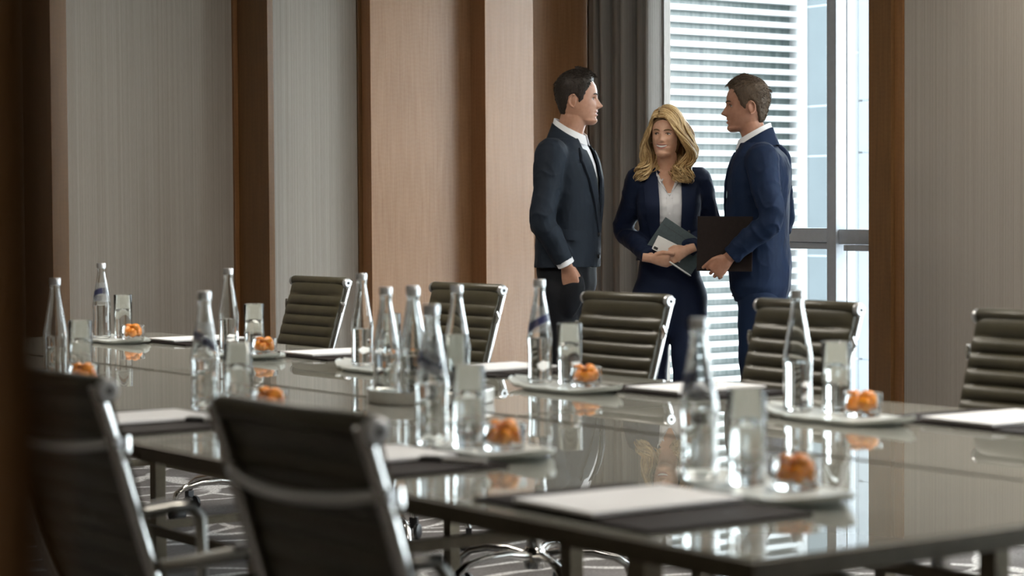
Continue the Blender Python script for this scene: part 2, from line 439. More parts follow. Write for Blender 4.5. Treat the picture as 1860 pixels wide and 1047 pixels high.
# ------------------------------------------------------------------ the building across the yard
struct(MB().box(8.6, -40, -12.3, 70, 90, -12).build('ground', 'asphalt'))
nb = thing('louvred_building', 'neighbouring building with white horizontal louvres and pale stone panels outside the window', 'building', (22.47, 24.0, 0))
MB().box(-6.5, 0.14, -12, 0.0, 0.6, 12).build('facade_glass', 'facade_glass', nb)
sl = MB().box(-6.5, -0.06, -0.037, 0.0, 0.10, 0.037).mesh('slat', False)
sl.materials.append(M['slat'])
z = -3.05
while z < 8.2:
    o = bpy.data.objects.new('slat', sl); COL.objects.link(o); o.parent = nb; o.location = (0, 0, z); z += 0.1752
MB().box(0.0, -0.10, -12, 0.14, 0.6, 12).build('corner_post', 'slat', nb)
MB().box(0.145, -0.02, -12, 0.15, 0.6, 12).build('panel_backing', 'mullion', nb)
def panels(zs, box, m):
    for i in range(len(zs) - 1):
        MB().box(box[0], box[1], zs[i] + 0.012, box[2], box[3], zs[i + 1] - 0.012).build('stone_panel', m, nb, False)
MB().box(0.165, -1.14, -12, 0.48, -0.01, 12).build('wall_core', 'mullion', nb)
side = [-12, -5.5, -4.05, -2.54, -1.01, 0.52, 1.26, 2.0, 2.75, 3.5, 5.0, 6.5, 8.0, 10, 12]
panels([-12, -5.5, -4.05, -2.54, -1.01, 0.50, 2.0, 2.75, 4.25, 5.75, 7.25, 9, 12], (0.155, -0.53, 0.5, 0.0), 'stone')
panels([-12, -5.5, -1.01, 3.5, 8, 12], (0.155, -1.15, 0.5, -0.54), 'stone_white')
panels([-12, -5.5, -4.05, -2.54, -1.01, 2.03, 2.79, 4.3, 5.8, 7.3, 9, 12], (0.165, -1.55, 4.6, -1.16), 'stone_white')
MB().box(0.2, -1.5, -12, 4.6, -1.2, 12).build('panel_backing', 'mullion', nb)

# ------------------------------------------------------------------ conference table: six glass-topped modules
TX = [1.92, 2.86, 3.80]; TY = [2.135, 3.99, 5.845, 7.70]; HT = 0.74
tl = {(0, 0): 'nearest table module at the bottom right corner with grey glass top', (1, 0): 'table module at the right end on the window side with grey glass top',
      (0, 1): 'middle module of the near table row behind the closest chair', (1, 1): 'middle module of the window-side table row beyond the bottle tray',
      (0, 2): 'far left module of the near table row by the dark doorway', (1, 2): 'far left module of the window-side table row'}
def table(i, j):
    x0, x1, y0, y1 = TX[i] + 0.002, TX[i + 1] - 0.002, TY[j] + 0.002, TY[j + 1] - 0.002
    t = thing('conference_table', tl[(i, j)], 'table', ((x0 + x1) / 2, (y0 + y1) / 2, 0), 0, 'glass-topped table modules')
    hx, hy = (x1 - x0) / 2, (y1 - y0) / 2; e = 0.013
    MB().box(-hx + e, -hy + e, HT - 0.012, hx - e, hy - e, HT).build('tabletop', 'tabletop', t, angle=30)
    for (a, b, c, d) in ((-hx, -hy, -hx + e, hy), (hx - e, -hy, hx, hy), (-hx + e, -hy, hx - e, -hy + e), (-hx + e, hy - e, hx - e, hy)):
        MB().box(a, b, HT - 0.032, c, d, HT - 0.0025, 0.001).build('rail', 'bronze_dark', t, angle=30)
    MB().box(-hx + e, -hy + e, HT - 0.03, hx - e, hy - e, HT - 0.013).build('underside', 'folder', t)
    lx, ly = hx - 0.09, hy - (0.335 if j < 2 else 0.15); inner = 1 if i == 0 else -1
    for a in (-1, 1):
        for b in (-1, 1):
            if j == 1 and a == inner: continue           # the middle modules share the neighbours' inner legs
            MB().box(a * lx - 0.018, b * ly - 0.018, 0.0, a * lx + 0.018, b * ly + 0.018, HT - 0.03, 0.002).build('leg', 'bronze', t, angle=30)
    zs_ = 0.53 if j == 0 else 0.25
    if j != 1:
        for b in (-1, 1):
            MB().box(-lx + 0.018, b * ly - 0.011, zs_ - 0.013, lx - 0.018, b * ly + 0.011, zs_ + 0.013, 0.002).build('stretcher', 'bronze', t, angle=30)
        for a in (-1, 1):
            MB().box(a * lx - 0.011, -ly + 0.018, zs_ - 0.013, a * lx + 0.011, ly - 0.018, zs_ + 0.013, 0.002).build('stretcher', 'bronze', t, angle=30)
    elif i == 1:
        MB().box(-hx + 0.02, -ly, 0.237, -hx + 0.045, hy + 0.13, 0.263, 0.002).build('stretcher', 'bronze', t, angle=30)
for i in range(2):
    for j in range(3): table(i, j)

# ------------------------------------------------------------------ chairs
SY = [0.25, 0.235, 0.20, 0.10, 0.0, -0.10, -0.18, -0.228, -0.255, -0.275, -0.300, -0.330, -0.360, -0.372]
SZ = [0.490, 0.506, 0.515, 0.512, 0.508, 0.505, 0.512, 0.535, 0.575, 0.63, 0.71, 0.81, 0.905, 0.938]
def prof_curve(n=240):
    p = [Vector((y, z)) for y, z in zip(SY, SZ)]; out = []
    for i in range(len(p) - 1):
        a, b, c, d = p[max(i - 1, 0)], p[i], p[i + 1], p[min(i + 2, len(p) - 1)]
        for k in range(20):
            u = k / 20; out.append(0.5 * ((2 * b) + (c - a) * u + (2 * a - 5 * b + 4 * c - d) * u * u + (3 * b - a - 3 * c + d) * u ** 3))
    out.append(p[-1]); L = [0]
    for i in range(1, len(out)): L.append(L[-1] + (out[i] - out[i - 1]).length)
    res = []
    for k in range(n + 1):
        s_ = L[-1] * k / n; i = max(1, next((q for q in range(1, len(L)) if L[q] >= s_), len(L) - 1))
        u = (s_ - L[i - 1]) / max(1e-9, L[i] - L[i - 1]); res.append(out[i - 1].lerp(out[i], u))
    return res, L[-1]
PC, PL = prof_curve()
def pc(s_):   # point and normal (towards the sitter) at arc length s_
    k = min(len(PC) - 2, max(0, int(s_ / PL * (len(PC) - 1)))); a, b = PC[k], PC[k + 1]
    u = s_ / PL * (len(PC) - 1) - k; p = a.lerp(b, min(1, max(0, u))); d = (PC[min(k + 4, len(PC) - 1)] - PC[max(0, k - 3)]).normalized()
    return p, Vector((d.y, -d.x)) if True else None
SEAT_END = next(PL * k / (len(PC) - 1) for k in range(len(PC)) if PC[k].x < -0.2 and PC[k].y > 0.545)
def sling(s0, s1, edges, hw=0.2075):
    f_, b_ = [], []; xs = [-1, -0.985, -0.94, -0.8, -0.4, 0, 0.4, 0.8, 0.94, 0.985, 1]
    seq = []
    for e0, e1 in zip(edges[:-1], edges[1:]):
        for q in range(7): seq.append((e0 + (e1 - e0) * q / 7, q / 7))
    seq.append((edges[-1], 0.0))
    for s_, ph in seq:
        p, nrm = pc(s_); bl = math.sin(PI * ph) ** 0.6 if 0 < ph < 1 else 0
        rf, rb = [], []
        for x in xs:
            ed = 1 - abs(x) ** 10; tf = 0.003 + 0.0105 * bl * (0.25 + 0.75 * ed); tb = 0.003 + 0.006 * bl * ed
            q = p + nrm * tf; r_ = p - nrm * tb
            rf.append((x * hw, q.x, q.y)); rb.append((x * hw, r_.x, r_.y))
        f_.append(rf); b_.append(rb)
    return MB().grid(f_, b_)
def ribs(s0, s1, n): return [s0 + (s1 - s0) * k / n for k in range(n + 1)]
def make_chair():
    t = thing('office_chair', 'x', 'chair')
    top = PL - 0.004
    e = ribs(SEAT_END + 0.004, top - 0.068, 8) + [top]
    sling(0, 0, e).build('backrest', 'leather', t, angle=70)
    sling(0, 0, ribs(0.006, SEAT_END - 0.004, 9)).build('seat', 'leather', t, angle=70)
    tp_ = PC[-1]; MB().tube([(-0.2085, tp_.x + 0.003, tp_.y - 0.010), (-0.205, tp_.x + 0.003, tp_.y - 0.010), (0.205, tp_.x + 0.003, tp_.y - 0.010), (0.2085, tp_.x + 0.003, tp_.y - 0.010)], [0.015, 0.0185, 0.0185, 0.015], 16).build('top_roll', 'leather', t, angle=60)
    for sx in (-1, 1):
        path = [(sx * 0.206, (pc(PL * k / 40)[0] - pc(PL * k / 40)[1] * 0.014).x, (pc(PL * k / 40)[0] - pc(PL * k / 40)[1] * 0.014).y) for k in range(41)]
        MB().tube(path, [0.0125] * 41, 10, 0.72).build('side_rail', 'chrome', t, angle=60)
        p = PC[-1]
        MB().tube([(sx * 0.208, p.x + 0.004, p.y - 0.014), (sx * 0.217, p.x + 0.004, p.y - 0.014), (sx * 0.223, p.x + 0.004, p.y - 0.014)], [0.0195, 0.0195, 0.015], 20).build('rail_knob', 'cap', t)
        MB().tube([(sx * 0.2225, p.x + 0.004, p.y - 0.014), (sx * 0.2245, p.x + 0.004, p.y - 0.014)], 0.0055, 14).build('knob_screw', 'black', t)
        p2, n2 = pc(PL - 0.115)
        MB().tube([(sx * 0.219, p2.x, p2.y - 0.02), (sx * 0.223, p2.x - 0.004, p2.y), (sx * 0.219, p2.x, p2.y + 0.02)], [0.005, 0.008, 0.005], 8).build('rail_clip', 'chrome', t)
        # arm loop: from the rail forward, then down to the seat rail
        a0 = min(PC, key=lambda q: abs(q.y - 0.63) + (1 if q.x > -0.2 else 0))
        arm = [(sx * 0.214, a0.x, a0.y), (sx * 0.240, a0.x + 0.045, a0.y + 0.006), (sx * 0.252, -0.13, 0.645), (sx * 0.254, -0.01, 0.655), (sx * 0.254, 0.035, 0.652), (sx * 0.253, 0.052, 0.63), (sx * 0.244, 0.050, 0.57), (sx * 0.228, 0.04, 0.52), (sx * 0.212, 0.03, 0.505)]
        MB().tube(arm, [0.0105, 0.0115, 0.0125, 0.0125, 0.0125, 0.012, 0.011, 0.0105, 0.010], 10).build('armrest', 'alu', t, angle=60)
        MB().tube([(sx * 0.253, -0.16, 0.652), (sx * 0.254, -0.01, 0.664), (sx * 0.254, 0.045, 0.658)], [0.007, 0.008, 0.007], 10, 1.3).build('arm_pad', 'black', t)
    # bowed brace behind the back and front seat spreader
    b0 = pc(PL - 0.105)[0]
    br = []
    for k in range(17):
        u = -1 + k / 8; q = 1 - u * u; br.append((u * 0.214, b0.x - 0.008 - 0.036 * q ** 0.6, b0.y - 0.018 * q))
    MB().tube(br, [0.0105] * 17, 10).build('back_brace', 'cap', t, angle=60)
    MB().tube([(-0.205, -0.03, 0.492), (-0.10, -0.01, 0.478), (0.10, -0.01, 0.478), (0.205, -0.03, 0.492)], 0.013, 10).build('seat_spreader', 'alu', t)
    MB().lathe([(0.02, 0.42), (0.055, 0.43), (0.058, 0.475), (0.03, 0.482)], 24).build('tilt_housing', 'black', t)
    MB().lathe([(0.025, 0.15), (0.025, 0.36), (0.017, 0.362), (0.017, 0.43)], 20).build('gas_column', 'chrome', t)
    MB().lathe([(0.012, 0.095), (0.034, 0.10), (0.036, 0.15), (0.028, 0.165)], 20).build('base_hub', 'chrome', t)
    for k in range(5):
        a = 2 * PI * k / 5 + 0.3; c, s_ = math.cos(a), math.sin(a)
        pts = [(0.025, 0.137), (0.10, 0.150), (0.18, 0.147), (0.25, 0.132), (0.285, 0.11), (0.297, 0.078)]
        MB().tube([(r * c, r * s_, z) for r, z in pts], [0.017, 0.015, 0.0135, 0.0125, 0.012, 0.011], 8, 1.2).build('base_leg', 'chrome', t, angle=60)
        cs = MB().box(-0.011, -0.016, 0.038, 0.011, 0.016, 0.08, 0.004); cs.v = [(v[0] * c - v[1] * s_ + 0.297 * c, v[0] * s_ + v[1] * c + 0.297 * s_, v[2]) for v in cs.v]
        co = cs.build('caster', 'black', t)
        for sd in (-1, 1):
            wx = Vector((0.297 * c - 0.012 * c, 0.297 * s_ - 0.012 * s_, 0.029)); ax = Vector((-s_, c, 0))
            MB().tube([wx + ax * (sd * 0.009), wx + ax * (sd * 0.012), wx + ax * (sd * 0.024), wx + ax * (sd * 0.028)], [0.024, 0.0285, 0.0285, 0.022], 18).build('caster_wheel', 'black', co)
    return t
ch0 = make_chair()
chairs = [  # top-of-back X, centre Y, facing (+1 = +X), extra turn, label
    (1.475, 2.585, 1, 0.0, 'closest black ribbed leather office chair seen from behind at the near table edge'),
    (1.475, 3.415, 1, 0.02, 'black leather office chair at the lower left half hidden by the dark door jamb'),
    (4.47, 7.58, -1, 0.0, 'olive ribbed leather chair farthest left before the fabric wall panel'),
    (4.45, 6.48, -1, 0.03, 'olive ribbed leather chair before the lit wood panels'),
    (4.30, 5.375, -1, 0.0, 'olive ribbed leather chair in front of the woman in the navy suit'),
    (4.33, 4.58, -1, -0.02, 'olive ribbed leather chair in front of the man holding a black folder'),
    (4.31, 3.69, -1, 0.0, 'olive ribbed leather chair at the right picture edge before the fabric wall'),
]
for i, (tx, cyy, s_, dr, lab) in enumerate(chairs):
    c = ch0 if i == 0 else copy_tree(ch0)
    c.location = (tx + s_ * 0.372, cyy, 0); c.rotation_euler = (0, 0, (-PI / 2 if s_ > 0 else PI / 2) + dr)
    c['label'] = lab; c['group'] = 'ribbed leather chairs round the conference table'
c = copy_tree(ch0); c.location = (2.86, 2.0, 0); c.rotation_euler = (0, 0, 0.0)
c['label'] = 'ribbed leather chair pushed in at the right end of the table'; c['group'] = 'ribbed leather chairs round the conference table'

# ------------------------------------------------------------------ bottles, glasses, dishes, platters, folders
BP = [(0.0, 0.003), (0.026, 0.0), (0.031, 0.004), (0.0328, 0.012), (0.0322, 0.05), (0.0318, 0.075), (0.0325, 0.10), (0.0340, 0.116), (0.0338, 0.124), (0.0310, 0.142), (0.0262, 0.17), (0.0210, 0.20), (0.0165, 0.226), (0.0142, 0.243), (0.0140, 0.249), (0.0152, 0.251), (0.0152, 0.256), (0.0130, 0.257), (0.0130, 0.270)]
def bottle_proto(level, lab):
    t = thing('water_bottle', 'x', 'bottle')
    inner = [(max(0.0, r - 0.0030), z) for r, z in reversed(BP[3:])] + [(0.024, 0.009), (0.0, 0.010)]
    MB().lathe(BP + [(0.0105, 0.270)] + inner[1:], 32, close=False).build('bottle_glass', 'glass', t, angle=50)
    wp = [(0.0, 0.0108)]
    for r, z in BP[2:]:
        if z < level: wp.append((max(0.001, r - 0.0034), max(z, 0.011)))
    rl = np.interp(level, [q[1] for q in BP[3:14]], [q[0] for q in BP[3:14]]) - 0.0034
    wp += [(rl, level), (0.0, level)]
    MB().lathe(wp, 32, close=False).build('water', 'water', t, angle=50)
    MB().lathe([(0.0138, 0.2575), (0.0160, 0.258), (0.0162, 0.274), (0.0150, 0.2765), (0.0, 0.2768)], 28, close=False).build('cap', 'cap', t, angle=30)
    if lab:
        lp = [(np.interp(z, [q[1] for q in BP[3:14]], [q[0] for q in BP[3:14]]) + 0.0007, z) for z in np.linspace(0.136, 0.205, 8)]
        MB().lathe(lp, 32, close=False).build('label', 'label', t)
    return t
GP = [(0.0, 0.0), (0.030, 0.0), (0.0318, 0.003), (0.0335, 0.158), (0.0329, 0.1592), (0.0320, 0.158), (0.0303, 0.014), (0.028, 0.010), (0.0, 0.009)]
def glass_proto(level):
    t = thing('drinking_glass', 'x', 'glass')
    MB().lathe(GP, 32, close=False).build('glass_body', 'thin', t, angle=50)
    if level: MB().lathe([(0.0, 0.0098), (0.027, 0.0105), (0.0299, 0.0148), (0.0299 + (level - 0.0148) * 0.0118, level), (0.0, level)], 32, close=False).build('water', 'water', t, angle=50)
    return t
DP = [(0.0, 0.0), (0.037, 0.0), (0.040, 0.003), (0.0425, 0.05), (0.0415, 0.0515), (0.0402, 0.05), (0.0378, 0.013), (0.034, 0.0095), (0.0, 0.009)]
dish_me = MB().lathe(DP, 32, close=False).mesh('glass_dish', True, 50); dish_me.materials.append(M['thin'])
candy_me = []
for q in range(4):
    b = MB().ell((0, 0, 0), (0.0172, 0.0142, 0.0132), 14, 9)
    rs = np.random.RandomState(q + 3); ks = rs.randn(6, 3); ph = rs.rand(6) * 6
    vv = []
    for v in b.v:
        d = Vector(v).normalized(); k_ = 1 + 0.09 * sum(math.sin(2.3 * (ks[i] @ np.array(d)) + ph[i]) for i in range(6)); vv.append(tuple(Vector(v) * k_))
    b.v = vv; me = b.mesh('dried_fruit', True, 80); me.materials.append(M['candy']); candy_me.append(me)
def platter_mesh():
    n, m = 36, 12; up, lo = [], []
    for i in range(n + 1):
        u = -1 + 2 * i / n; hw = 0.082 * max(0.0, 1 - abs(u) ** 2.6) ** 0.75 + 0.010
        hw *= 1 + 0.05 * math.sin(u * 9) + 0.03 * math.sin(u * 21 + 1)
        ru, rl = [], []
        for j in range(m + 1):
            v = -1 + 2 * j / m; y = u * 0.222 + 0.006 * math.sin(v * 5 + u * 3); x = v * hw + 0.012 * math.sin(u * 2.4)
            z = 0.0085 + 0.016 * max(0, abs(u) - 0.55) ** 1.4 * 3 + 0.004 * abs(v) ** 4
            ru.append((x, y, z)); rl.append((x * 0.97, y * 0.985, max(0.0005, z - 0.0075)))
        up.append(ru); lo.append(rl)
    return MB().grid(up, lo)
plat_me = platter_mesh().mesh('glass_platter', True, 60); plat_me.materials.append(M['frost'])
def one(name, me, label, cat, loc, rz=0, group=None):
    o = bpy.data.objects.new(name, me); COL.objects.link(o); o.location = loc; o.rotation_euler = (0, 0, rz); return tag(o, label, cat, group)
PB = {'a': bottle_proto(0.122, True), 'b': bottle_proto(0.112, False)}
PG = glass_proto(0.098)
used = set()
def put(proto, loc, rz, label, group):
    o = proto if proto.name not in used else copy_tree(proto)
    used.add(proto.name); used.add(o.name)
    o.location = loc; o.rotation_euler = (0, 0, rz); o['label'] = label; o['group'] = group
    return o
ZP = HT + 0.0095
sets = [  # bottle, glass, dish, platter centre, platter turn, where, bottle kind, bottle turn
    ((3.37, 7.29), (3.45, 7.28), (3.435, 7.165), (3.385, 7.19), 0.0, 'on the far left window-side platter', 'a', 1.3),
    ((3.345, 6.265), (3.425, 6.24), (3.405, 6.135), (3.355, 6.16), 0.0, 'before the far left olive chair', 'b', 0.0),
    ((3.36, 5.46), (3.40, 5.37), (3.42, 5.28), (3.355, 5.36), 0.0, 'on the platter behind the steel tray', 'b', 0.4),
    ((3.39, 4.61), (3.463, 4.575), (3.425, 4.455), (3.375, 4.48), 0.06, 'before the olive chair below the woman', 'a', 2.2),
    ((3.37, 3.595), (3.433, 3.535), (3.407, 3.425), (3.355, 3.45), 0.06, 'before the right-hand fabric wall', 'b', 0.0),
    ((2.494, 5.70), (2.535, 5.625), (2.44, 5.40), (2.44, 5.53), 0.0, 'beside the dark jamb at left', 'b', 0.8),
    ((2.331, 4.485), (2.385, 4.425), (2.425, 4.345), (2.39, 4.40), 0.0, 'left of the steel tray, near side', 'a', -0.4),
    ((2.333, 3.532), (2.372, 3.462), (2.395, 3.375), (2.385, 3.42), -0.03, 'in front of the steel tray', 'a', 0.1),
    ((2.383, 2.785), (2.415, 2.700), (2.437, 2.605), (2.39, 2.63), -0.05, 'at the front table corner', 'a', 0.5),
]
fr = random.Random(11)
for (b, g, d, p, rz, wh, kind, ra) in sets:
    one('glass_platter', plat_me, 'frosted glass platter ' + wh, 'platter', (p[0], p[1], HT + 0.0005), rz, 'frosted platters along the table')
    put(PB[kind], (b[0], b[1], ZP), ra, 'half-full clear water bottle ' + wh, 'water bottles on the platters')
    put(PG, (g[0], g[1], ZP), 0, 'half-full water glass ' + wh, 'water glasses on the platters')
    one('glass_dish', dish_me, 'glass dish of orange dried fruit ' + wh, 'dish', (d[0], d[1], ZP), 0, 'glass fruit dishes')
    spots = [(0.0, 0.0, 0.024)] + [(0.0208 * math.cos(k * 2 * PI / 5 + 0.4), 0.0208 * math.sin(k * 2 * PI / 5 + 0.4), 0.0245) for k in range(5)] + [(0.014, 0.004, 0.043), (-0.012, 0.009, 0.044), (0.001, -0.015, 0.042)]
    for (x, y, z) in spots:
        o = one('dried_fruit', candy_me[fr.randrange(4)], 'orange dried fruit piece in the dish ' + wh, 'fruit', (d[0] + x, d[1] + y, ZP + z), fr.random() * 6, 'dried fruit in the dish ' + wh)
        o.rotation_euler = (fr.random() * 0.6, fr.random() * 0.6, fr.random() * 6)

# round steel tray with four bottles and two glasses
TC = (2.93, 4.44)
t = MB().lathe([(0.0, 0.0), (0.150, 0.0), (0.156, 0.002), (0.158, 0.030), (0.1565, 0.0325), (0.154, 0.030), (0.151, 0.0075), (0.0, 0.0065)], 56, close=False).build('serving_tray', 'steel', angle=35)
t.location = (TC[0], TC[1], HT + 0.0005); tag(t, 'round brushed steel tray of water bottles in the middle of the table', 'tray')
trl = ['left-hand water bottle at the front of the steel tray', 'second water bottle at the front of the steel tray', 'water bottle at the back left of the steel tray', 'right-hand water bottle at the back of the steel tray']
for k, (x, y) in enumerate(((2.823, 4.475), (2.845, 4.385), (2.93, 4.52), (3.035, 4.478))):
    put(PB['b'], (x, y, HT + 0.0072), k, trl[k], 'water bottles on the steel tray')
pe = glass_proto(0)
put(pe, (2.955, 4.37, HT + 0.0072), 0, 'empty glass at the right of the steel tray', 'glasses on the steel tray')

# open leather folders with notepads and pens
def folder_proto():
    t = thing('leather_folder', 'x', 'folder')
    for sx in (-1, 1):
        MB().box(sx * 0.118 - 0.112, -0.16, 0.0, sx * 0.118 + 0.112, 0.16, 0.006, 0.0025).build('folder_cover', 'folder', t, angle=30)
    MB().box(-0.008, -0.158, 0.0, 0.008, 0.158, 0.004, 0.001).build('folder_spine', 'folder', t, angle=30)
    MB().box(-0.215, -0.145, 0.006, -0.03, 0.10, 0.0085, 0.001).build('folder_pocket', 'folder', t, angle=30)
    return t
FPr = folder_proto()
pad_me = MB().box(-0.105, -0.1485, 0.0, 0.105, 0.1485, 0.006, 0.001).mesh('notepad', True, 30); pad_me.materials.append(M['paper'])
def pen(label, loc, rz, rx=0.0):
    t = thing('pen', label, 'pen', loc, rz)
    MB().tube([(0, -0.07, 0), (0, -0.066, 0), (0, 0.02, 0)], [0.0015, 0.0042, 0.0046], 12).build('barrel', 'white_metal', t)
    MB().tube([(0, 0.021, 0), (0, 0.068, 0), (0, 0.07, 0)], [0.0048, 0.0048, 0.003], 12).build('pen_cap', 'black', t)
    MB().tube([(0, 0.062, 0.006), (0, 0.03, 0.0066)], 0.0009, 6).build('clip', 'chrome', t)
    return t
folders = [  # centre, facing side (-1 window side), turn, label, pen
    ((3.62, 7.03), -1, 0.0, 'at the far left end of the window side', False),
    ((3.615, 6.05), -1, 0.0, 'before the far left olive chair', False),
    ((3.625, 5.16), -1, 0.02, 'before the olive chair by the wood panels', False),
    ((3.605, 4.235), -1, 0.0, 'before the olive chair in front of the woman', False),
    ((3.595, 3.19), -1, -0.03, 'before the olive chair at the right picture edge', False),
    ((2.125, 4.38), 1, 0.03, 'between the two black chairs on the near side', True),
    ((2.115, 3.42), 1, 0.0, 'behind the closest black chair', True),
    ((2.125, 2.63), 1, -0.02, 'largest in view at the front table corner', False),
]
for k, (c, s_, dr, wh, hp) in enumerate(folders):
    f = FPr if k == 0 else copy_tree(FPr)
    rz = (-PI / 2 if s_ > 0 else PI / 2) + dr
    f.location = (c[0], c[1], HT + 0.0005); f.rotation_euler = (0, 0, rz); f['label'] = 'open dark leather folder ' + wh; f['group'] = 'open leather folders on the table'
    off = Matrix.Rotation(rz, 3, 'Z') @ Vector((0.115 if s_ < 0 else -0.02, -0.004, 0))
    if s_ < 0: off = Matrix.Rotation(rz, 3, 'Z') @ Vector((-0.005, -0.004, 0))
    one('notepad', pad_me, 'white notepad on the open folder ' + wh, 'notepad', (c[0] + off.x, c[1] + off.y, HT + 0.0093), rz + (PI / 2 if False else 0), 'white notepads in the folders')
    if hp: pen('white and black pen on the folder ' + wh, (c[0] + 0.09, c[1] - 0.15, HT + 0.0125), 0.5)
# ------------------------------------------------------------------ people
def skin_mat(name, a, b):
    t = NT(name); f = t.noise(t.coord(), 40, 3)
    t.set(color=t.ramp(f, [(0.3, a), (0.7, b)]), rough=0.45, sss=0.12, spec=0.4)
    t.b.inputs['Subsurface Radius'].default_value = (0.010, 0.004, 0.002); t.b.inputs['Subsurface Scale'].default_value = 1.0
    t.bump(t.noise(t.coord(), 500, 2), 0.06, 0.001); return t.m
def cloth_mat(name, c, rough=0.65, sheen=0.02):
    t = NT(name); v = t.coord(); f = t.noise(v, 420, 2); g = t.noise(v, 7, 3)
    t.set(color=t.ramp(t.math('ADD', t.math('MULTIPLY', f, 0.5), t.math('MULTIPLY', g, 0.5)), [(0.35, tuple(x * 0.82 for x in c)), (0.65, tuple(x * 1.2 for x in c))]), rough=rough, sheen=sheen, spec=0.12)
    t.b.inputs['Sheen Roughness'].default_value = 0.4
    t.bump(f, 0.15, 0.001); return t.m
def hair_mat(name, stops, rough=0.52):
    t = NT(name)
    ob = t.n.new('ShaderNodeNewGeometry'); v = t.coord((1, 1, 0.25)); f = t.noise(v, 160, 3, 0.6)
    r = t.math('ADD', t.math('MULTIPLY', f, 0.55), t.math('MULTIPLY', ob.outputs['Random Per Island'], 0.45))
    t.set(color=t.ramp(r, stops), rough=rough, spec=0.25); t.bump(f, 0.35, 0.003); return t.m
M['skin_a'] = skin_mat('fair_skin', (0.38, 0.19, 0.122), (0.46, 0.25, 0.17))
M['skin_b'] = skin_mat('tanned_skin', (0.33, 0.16, 0.10), (0.40, 0.205, 0.138))
M['skin_c'] = skin_mat('warm_skin', (0.60, 0.335, 0.225), (0.68, 0.41, 0.29))
M['lips'] = plain('lip_red', (0.46, 0.185, 0.15), 0.4, 0.08)
M['lips_m'] = plain('lip_pink', (0.36, 0.155, 0.12), 0.45, 0.08)
M['teeth'] = plain('white_teeth', (0.80, 0.78, 0.74), 0.3, 0.02)
M['eye_white'] = plain('eye_white', (0.70, 0.68, 0.66), 0.2, 0.02)
M['iris'] = plain('dark_iris', (0.035, 0.028, 0.022), 0.15, 0.1)
M['charcoal'] = cloth_mat('charcoal_suit_wool', (0.015, 0.021, 0.031))
M['charcoal_dark'] = cloth_mat('charcoal_trouser_wool', (0.009, 0.010, 0.013))
M['navy'] = cloth_mat('navy_suit_wool', (0.008, 0.017, 0.044))
M['navy_w'] = cloth_mat('navy_suit_cloth', (0.012, 0.019, 0.046))
M['shirt'] = plain('white_shirt_cotton', (0.76, 0.77, 0.80), 0.8, 0.02, 30)
M['shoe'] = plain('black_shoe_leather', (0.015, 0.013, 0.012), 0.3)
M['hair_dark'] = hair_mat('dark_hair', [(0.3, (0.010, 0.008, 0.007)), (0.7, (0.040, 0.030, 0.024))])
M['hair_brown'] = hair_mat('brown_hair', [(0.3, (0.032, 0.021, 0.014)), (0.7, (0.105, 0.074, 0.049))])
M['hair_blond'] = hair_mat('blond_hair', [(0.25, (0.20, 0.11, 0.045)), (0.5, (0.50, 0.335, 0.15)), (0.75, (0.76, 0.58, 0.32))], 0.40)
M['hair_root'] = hair_mat('dark_blond_roots', [(0.3, (0.12, 0.07, 0.032)), (0.7, (0.24, 0.15, 0.075))])

def remeshed(mb, voxel, smooth=2, name='tmp'):
    me = mb.mesh(name, False); o = bpy.data.objects.new(name, me); COL.objects.link(o)
    m = o.modifiers.new('r', 'REMESH'); m.mode = 'VOXEL'; m.voxel_size = voxel
    if smooth:
        s_ = o.modifiers.new('s', 'SMOOTH'); s_.factor = 0.5; s_.iterations = smooth
    dg = bpy.context.evaluated_depsgraph_get(); ev = o.evaluated_get(dg)
    out = bpy.data.meshes.new_from_object(ev); bpy.data.objects.remove(o); bpy.data.meshes.remove(me)
    out.polygons.foreach_set('use_smooth', [True] * len(out.polygons))
    return out
def verts(me):
    a = np.empty(len(me.vertices) * 3); me.vertices.foreach_get('co', a); return a.reshape(-1, 3)
def normals(me):
    a = np.empty(len(me.vertices) * 3); me.vertices.foreach_get('normal', a); return a.reshape(-1, 3)
def link(name, me, m, parent):
    o = bpy.data.objects.new(name, me); COL.objects.link(o); me.name = name
    for q in (m if isinstance(m, (list, tuple)) else [m]): me.materials.append(M[q])
    o.parent = parent; return o

